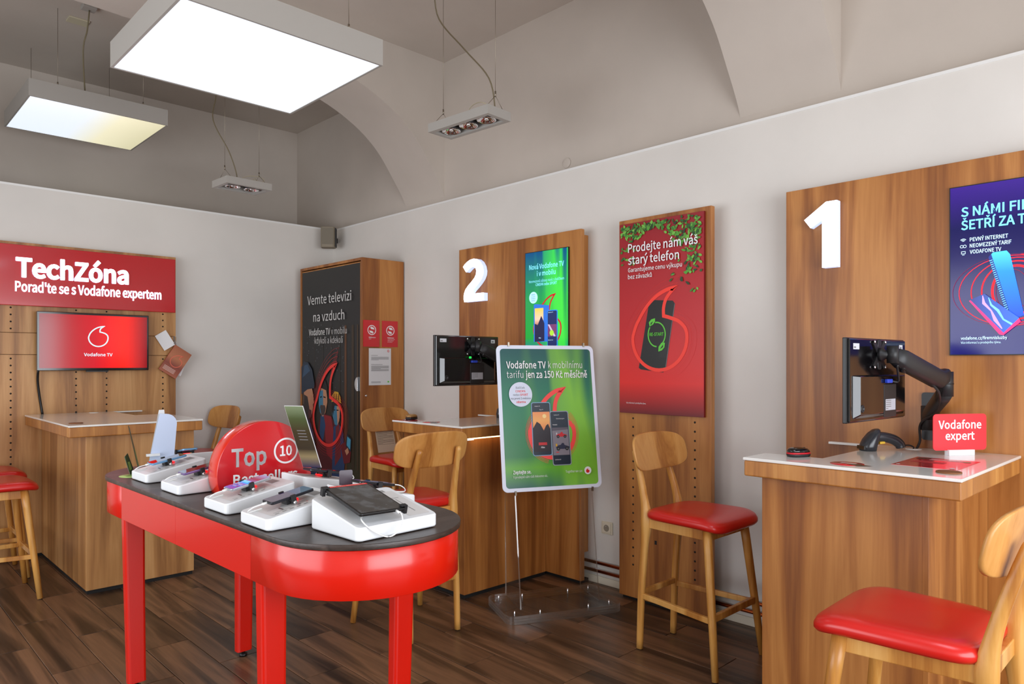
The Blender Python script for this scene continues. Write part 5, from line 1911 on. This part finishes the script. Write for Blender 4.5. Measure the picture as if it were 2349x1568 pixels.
# ================================================================== bar stools
def make_stool(label):
    t = thing('bar_stool', label, 'stool', (0, 0, 0), 0, 'oak bar stools with red seats')
    K = dict(world=False)
    # seat cushion
    m = M()
    rr_ = []
    N = 44
    for sc, z in ((0.90, 0.700), (0.985, 0.702), (1.02, 0.714), (1.02, 0.728), (0.985, 0.742), (0.93, 0.749), (0.80, 0.753), (0.5, 0.752), (0.18, 0.750)):
        ring = []
        for i in range(N):
            th = 2 * math.pi * i / N
            c, s_ = math.cos(th), math.sin(th)
            e = 2 / 5.5
            x = math.copysign(abs(c) ** e, c)
            y = math.copysign(abs(s_) ** e, s_)
            hw = 0.208 + 0.024 * (y + 1) / 2
            yy = 0.028 + 0.222 * y * sc
            zz = z - 0.020 * max(0.0, (yy - 0.13) / 0.12) ** 2 - 0.004 * max(0.0, (-yy - 0.1) / 0.1)
            ring.append((x * hw * sc, yy, zz))
        rr_.append(ring)
    m.rings(rr_, LEATHER)
    m.done('seat', t, **K)
    # frame below the seat
    for s_ in (-1, 1):
        M().bar((s_ * 0.150, -0.195, 0.672), (s_ * 0.170, 0.165, 0.668), 0.024, 0.052, BEECH).done('seat_rail', t, bevel=0.003, **K)
    M().bar((-0.160, 0.168, 0.668), (0.160, 0.168, 0.668), 0.024, 0.05, BEECH).done('seat_rail', t, bevel=0.003, **K)
    M().bar((-0.14, -0.200, 0.672), (0.14, -0.200, 0.672), 0.024, 0.05, BEECH).done('seat_rail', t, bevel=0.003, **K)
    for s_ in (-1, 1):
        m = M()
        pts = catmull([(s_ * 0.157, -0.243, 0.004), (s_ * 0.156, -0.232, 0.30), (s_ * 0.154, -0.212, 0.56), (s_ * 0.152, -0.203, 0.68), (s_ * 0.148, -0.222, 0.80), (s_ * 0.136, -0.262, 0.94), (s_ * 0.128, -0.292, 1.030)], 4)
        n = len(pts)
        rad = []
        for q in pts:
            z = q.z
            rad.append(0.0165 + 0.0035 * min(z / 0.6, 1) + 0.010 * math.exp(-((z - 0.675) / 0.07) ** 2) - 0.004 * max(0, (z - 0.75) / 0.28))
        pts = list(pts) + [pts[-1] + Vector((0, 0.002, 0.010))]
        rad.append(0.010)
        m.tube(pts, rad, BEECH, 12, sq=0.35, up=(1, 0, 0), flat=0.85)
        lg = m.done('leg', t, **K)
        m = M()
        m.lathe([(0.012, 0.0), (0.013, 0.005)], F((s_ * 0.157, -0.243, 0), (1, 0, 0), (0, 1, 0)), BLACK, 12)
        m.done('foot_pad', lg, **K)
        m = M()
        m.tube([(s_ * 0.232, 0.242, 0.004), (s_ * 0.213, 0.216, 0.25), (s_ * 0.186, 0.180, 0.58), (s_ * 0.176, 0.166, 0.694)], [0.0165, 0.019, 0.022, 0.023], BEECH, 14)
        lg = m.done('leg', t, **K)
        m = M()
        m.lathe([(0.012, 0.0), (0.013, 0.005)], F((s_ * 0.232, 0.242, 0), (1, 0, 0), (0, 1, 0)), BLACK, 12)
        m.done('foot_pad', lg, **K)
        M().bar((s_ * 0.156, -0.230, 0.285), (s_ * 0.209, 0.212, 0.272), 0.020, 0.028, BEECH).done('foot_rail', t, bevel=0.003, **K)
    M().bar((-0.211, 0.213, 0.285), (0.211, 0.213, 0.285), 0.020, 0.034, BEECH).done('foot_rail', t, bevel=0.003, **K)
    M().bar((-0.157, -0.231, 0.300), (0.157, -0.231, 0.300), 0.020, 0.028, BEECH).done('foot_rail', t, bevel=0.003, **K)
    # bent plywood back
    m = M()
    cz, hw, hh = 1.030, 0.240, 0.098

    def bk(x, z, k):
        return (x, -0.262 - 0.24 * (z - cz) + 0.80 * x * x + k, z)
    N = 48
    rings_f, rings_b = [], []
    for sc in (0.02, 0.35, 0.65, 0.88, 0.97, 1.0):
        o = superell(hw * sc, hh * sc, 3.4, N)
        ins = 0.0015 if sc == 1.0 else 0.0
        rings_f.append([bk(x, cz + z - 0.06 * x * x, 0.0075 - ins) for x, z in o])
        rings_b.append([bk(x, cz + z - 0.06 * x * x, -0.0075 + ins) for x, z in o])
    m.rings(rings_f + rings_b[::-1], PLY)
    m.done('backrest', t, **K)
    return t


s0 = make_stool('oak bar stool with red seat before the narrow poster panel, facing counter 1')
s0.location = (3.252, 1.99, 0)
s0.rotation_euler = (0, 0, R(180))
copy_tree(s0, (2.433, 3.357, 0), R(-2.7), 'oak bar stool seen from behind between the red table and counter 2')
cs = copy_tree(s0, (3.41, 4.83, 0), R(180), 'oak bar stool behind counter 2 with a printed paper on its back')
copy_tree(s0, (2.335, 6.26, 0), R(98), 'oak bar stool against the white back wall right of the television counter')
copy_tree(s0, (0.762, 5.592, 0), R(-90), 'nearer of the two oak bar stools cut off by the left edge of the photo')
copy_tree(s0, (0.800, 6.175, 0), R(-90), 'farther of the two oak bar stools cut off by the left edge of the photo')
cr = copy_tree(s0, (2.372, 0.690, 0), R(0.5), 'oak bar stool at the lower right corner of the photo, nearest of all')
m = M()
m.fbox(F((2.2018, 0.735, 0.662), (0, -1, 0), (0, 0, 1)), -0.014, 0.012, -0.002, 0.026, 0.0, 0.001, PRRED)
m.fbox(F((2.2008, 0.735, 0.662), (0, -1, 0), (0, 0, 1)), -0.012, 0.000, 0.004, 0.022, 0.0, 0.001, PRWHITE)
m.done('inventory_tag', cr)
# paper on the back of the stool behind counter 2
t = thing('paper_sheet', 'printed beige paper tucked on the back of the stool behind counter 2', 'paper', (3.42, 5.045, 0.755))
pf = F((3.415, 5.040, 0.757), (0.99, 0.02, 0), (-0.035, 0.22, 0.97))
sheet(pf, -0.085, 0.100, 0.0, 0.262, 0.0, 0.0012, paint(206, 192, 168, 0.6)).done('sheet', t)
p = Print(pf, 0.0012)
p.lines(-0.075, 0.088, 0.245, 26, 0.0072, paint(120, 108, 92, 0.6), 0.0026, 12)
p.done('print', t)

# ================================================================== hanging light panels and spotlights
def vgrad_lamp(name):
    m_, nt, p_ = new_mat(name)
    tc = nd(nt, 'ShaderNodeTexCoord')
    sx = nd(nt, 'ShaderNodeSeparateXYZ')
    nt.links.new(tc.outputs['Object'], sx.inputs[0])
    mr = nd(nt, 'ShaderNodeMapRange')
    mr.inputs['From Min'].default_value = -0.46
    mr.inputs['From Max'].default_value = 0.46
    nt.links.new(sx.outputs[0], mr.inputs['Value'])
    rp = ramp(nt, [(0.42, S(226, 238, 255)), (0.68, S(232, 226, 190)), (1.0, S(206, 200, 160))])
    nt.links.new(mr.outputs[0], rp.inputs[0])
    nt.links.new(rp.outputs[0], p_.inputs['Emission Color'])
    p_.inputs['Base Color'].default_value = S(220, 216, 200)
    p_.inputs['Emission Strength'].default_value = 0.92
    return m_


def light_panel(cx, cy, z, label, em, cord):
    t = thing('ceiling_lamp', label, 'lamp', (cx, cy, z), 0, 'square hanging light panels')
    h, s_ = 0.128, 0.481
    K = dict(world=False)
    m = M()
    fr = F((0, 0, 0), (1, 0, 0), (0, 1, 0))
    for a, b in (((-s_, -s_, 0), (s_, -s_ + 0.012, h)), ((-s_, s_ - 0.012, 0), (s_, s_, h)), ((-s_, -s_ + 0.012, 0), (-s_ + 0.012, s_ - 0.012, h)), ((s_ - 0.012, -s_ + 0.012, 0), (s_, s_ - 0.012, h))):
        m.box(a, b, ALU)
    m.box((-s_ + 0.012, -s_ + 0.012, h - 0.02), (s_ - 0.012, s_ - 0.012, h - 0.004), ALU)
    m.done('lamp_frame', t, **K)
    m = M()
    m.box((-s_ + 0.0125, -s_ + 0.0125, 0.003), (s_ - 0.0125, s_ - 0.0125, 0.008), em)
    m.done('diffuser', t, **K)
    for sx in (-1, 1):
        for sy in (-1, 1):
            m = M()
            x, y = sx * (s_ - 0.17 if sy < 0 or True else 0), sy * (s_ - 0.012)
            x = sx * (s_ - 0.185)
            m.tube([(x, y, h - 0.002), (x, y, ZC - z)], 0.0016, STEEL, 6)
            m.tube([(x, y, h - 0.002), (x, y, h + 0.02)], 0.005, STEEL, 8)
            m.done('suspension_wire', t, **K)
    if cord:
        m = M()
        x, y = cord
        m.box((x - 0.045, y - 0.045, ZC - z - 0.035), (x + 0.045, y + 0.045, ZC - z), ALU)
        m.done('ceiling_box', t, bevel=0.003, **K)
        m = M()
        m.tube(catmull([(x + 0.005, y + 0.01, ZC - z - 0.034), (x - 0.005, y + 0.03, ZC - z - 0.18), (x - 0.02, y + 0.08, ZC - z - 0.32), (-0.10, -s_ + 0.08, h)], 6), 0.005, paint(120, 110, 84, 0.5), 8)
        m.done('power_cord', t, **K)
    return t


LAMP = paint(226, 238, 255, 0.5, emit=1.06)
light_panel(1.516, 3.462, 2.97, 'large square light panel hanging nearest to the camera, fully lit', LAMP, None)
light_panel(1.568, 6.661, 3.45, 'square light panel hanging farther off at the left, half of it dim', vgrad_lamp('failing_diffuser'), (1.427 - 1.568, 5.975 - 6.661))
light_panel(1.516, 0.20, 2.97, 'added square light panel hanging out of view to brighten the room', paint(226, 238, 255, 0.5, emit=6.0), None)  # unseen extra lamp, added to brighten the room
t = M().box((1.36, 6.25, ZC - 0.012), (1.50, 6.36, ZC - 0.001), paint(206, 198, 172, 0.6)).done('ceiling_plate', label='flat pale cover plate on the ceiling beside the lamp cord box', cat='cover', bevel=0.002)


def spot_bar(c, z, rz, L_, W_, n, label, wires, cord):
    t = thing('spotlight_bar', label, 'lamp', (c[0], c[1], z), rz, 'hanging spotlight bars')
    K = dict(world=False)
    h, b = 0.056, 0.032
    m = M()
    l2, w2 = L_ / 2, W_ / 2
    m.box((-l2, -w2, 0), (l2, -w2 + b, h), ALU)
    m.box((-l2, w2 - b, 0), (l2, w2, h), ALU)
    m.box((-l2, -w2 + b, 0), (-l2 + b, w2 - b, h), ALU)
    m.box((l2 - b, -w2 + b, 0), (l2, w2 - b, h), ALU)
    m.done('lamp_frame', t, **K)
    m = M()
    m.box((-l2 + b, -w2 + b, h - 0.012), (l2 - b, w2 - b, h - 0.006), paint(74, 72, 72, 0.6))
    m.done('inner_plate', t, **K)
    step = (L_ - 2 * b) / n
    for i in range(n):
        x = -l2 + b + step * (i + 0.5)
        r_ = min(0.060, (W_ - 2 * b) / 2 - 0.004, step / 2 - 0.006)
        m = M()
        fr = F((x, 0, 0.006), (1, 0, 0), (0, -1, 0))
        N = 20
        m.rings([[fr.at(q * math.cos(2 * math.pi * k / N), q * math.sin(2 * math.pi * k / N), zz) for k in range(N)] for q, zz in ((r_, -0.030), (r_ + 0.002, 0.0), (r_ * 0.93, 0.003), (r_ * 0.86, -0.004), (r_ * 0.6, -0.024), (r_ * 0.25, -0.034))], CHROME)
        o = m.done('spotlight', t, **K)
        m = M()
        m.lathe([(r_ * 0.24, -0.033), (r_ * 0.26, -0.004), (r_ * 0.18, 0.0)], fr, CHROME, 12)
        m.done('bulb_cap', o, **K)
        m = M()
        m.rings([[fr.at(q * math.cos(2 * math.pi * k / N), q * math.sin(2 * math.pi * k / N), zz) for k in range(N)] for q, zz in ((r_ + 0.004, -0.02), (r_ + 0.004, -0.002), (r_ + 0.0025, -0.002), (r_ + 0.0025, -0.02))], BLACKM, cap=False)
        m.done('gimbal_ring', o, **K)
    for s_ in (-1, 1):
        m = M()
        x = s_ * (l2 - wires)
        m.tube([(x, -w2 + 0.02, h - 0.002), (x, 0, h + 0.085)], 0.0016, STEEL, 6)
        m.tube([(x, w2 - 0.02, h - 0.002), (x, 0, h + 0.085)], 0.0016, STEEL, 6)
        m.tube([(x, 0, h + 0.078), (x, 0, h + 0.112)], 0.005, STEEL, 8)
        m.tube([(x, 0, h + 0.11), (x, 0, ZC - z)], 0.0016, STEEL, 6)
        m.done('suspension_wire', t, **K)
    m = M()
    m.tube(catmull([(*q, ) for q in cord], 6), 0.0045, paint(120, 108, 84, 0.5), 8)
    m.done('power_cord', t, **K)
    m = M()
    x0 = cord[-1][0]
    m.tube(catmull([(x0, 0.0, h - 0.006), (x0 - 0.09 * (1 if x0 > 0 else -1), 0.02, h + 0.06), (x0 - 0.19 * (1 if x0 > 0 else -1), 0.0, h + 0.075), (x0 - 0.24 * (1 if x0 > 0 else -1), -0.01, h + 0.05), (x0 - 0.17 * (1 if x0 > 0 else -1), 0.0, h - 0.006)], 6), 0.0028, paint(190, 178, 150, 0.5), 6)
    m.tube(catmull([(x0 - 0.14 * (1 if x0 > 0 else -1), 0.0, h - 0.006), (x0 - 0.15 * (1 if x0 > 0 else -1), -0.02, h + 0.05), (x0 - 0.22 * (1 if x0 > 0 else -1), 0.01, h - 0.006)], 6), 0.0025, paint(190, 178, 150, 0.5), 6)
    m.done('loose_wires', t, **K)
    return t


spot_bar((2.958, 3.455), 3.0, R(94), 0.540, 0.205, 3, 'grey hanging bar of three unlit spotlights above the poster stand', 0.035,
         [(0.18, 0.30, 1.069), (0.10, 0.22, 0.85), (0.10, 0.16, 0.66), (-0.05, 0.08, 0.45), (-0.20, 0.02, 0.25), (-0.235, 0.0, 0.05)])
spot_bar((2.525, 5.843), 2.95, R(2.8), 0.388, 0.270, 2, 'smaller grey hanging bar of two unlit spotlights, farther back', 0.045,
         [(-0.12, 0.25, 1.119), (-0.14, 0.18, 0.80), (-0.20, 0.10, 0.55), (-0.10, 0.03, 0.30), (-0.05, 0.0, 0.12), (-0.05, 0.0, 0.05)])
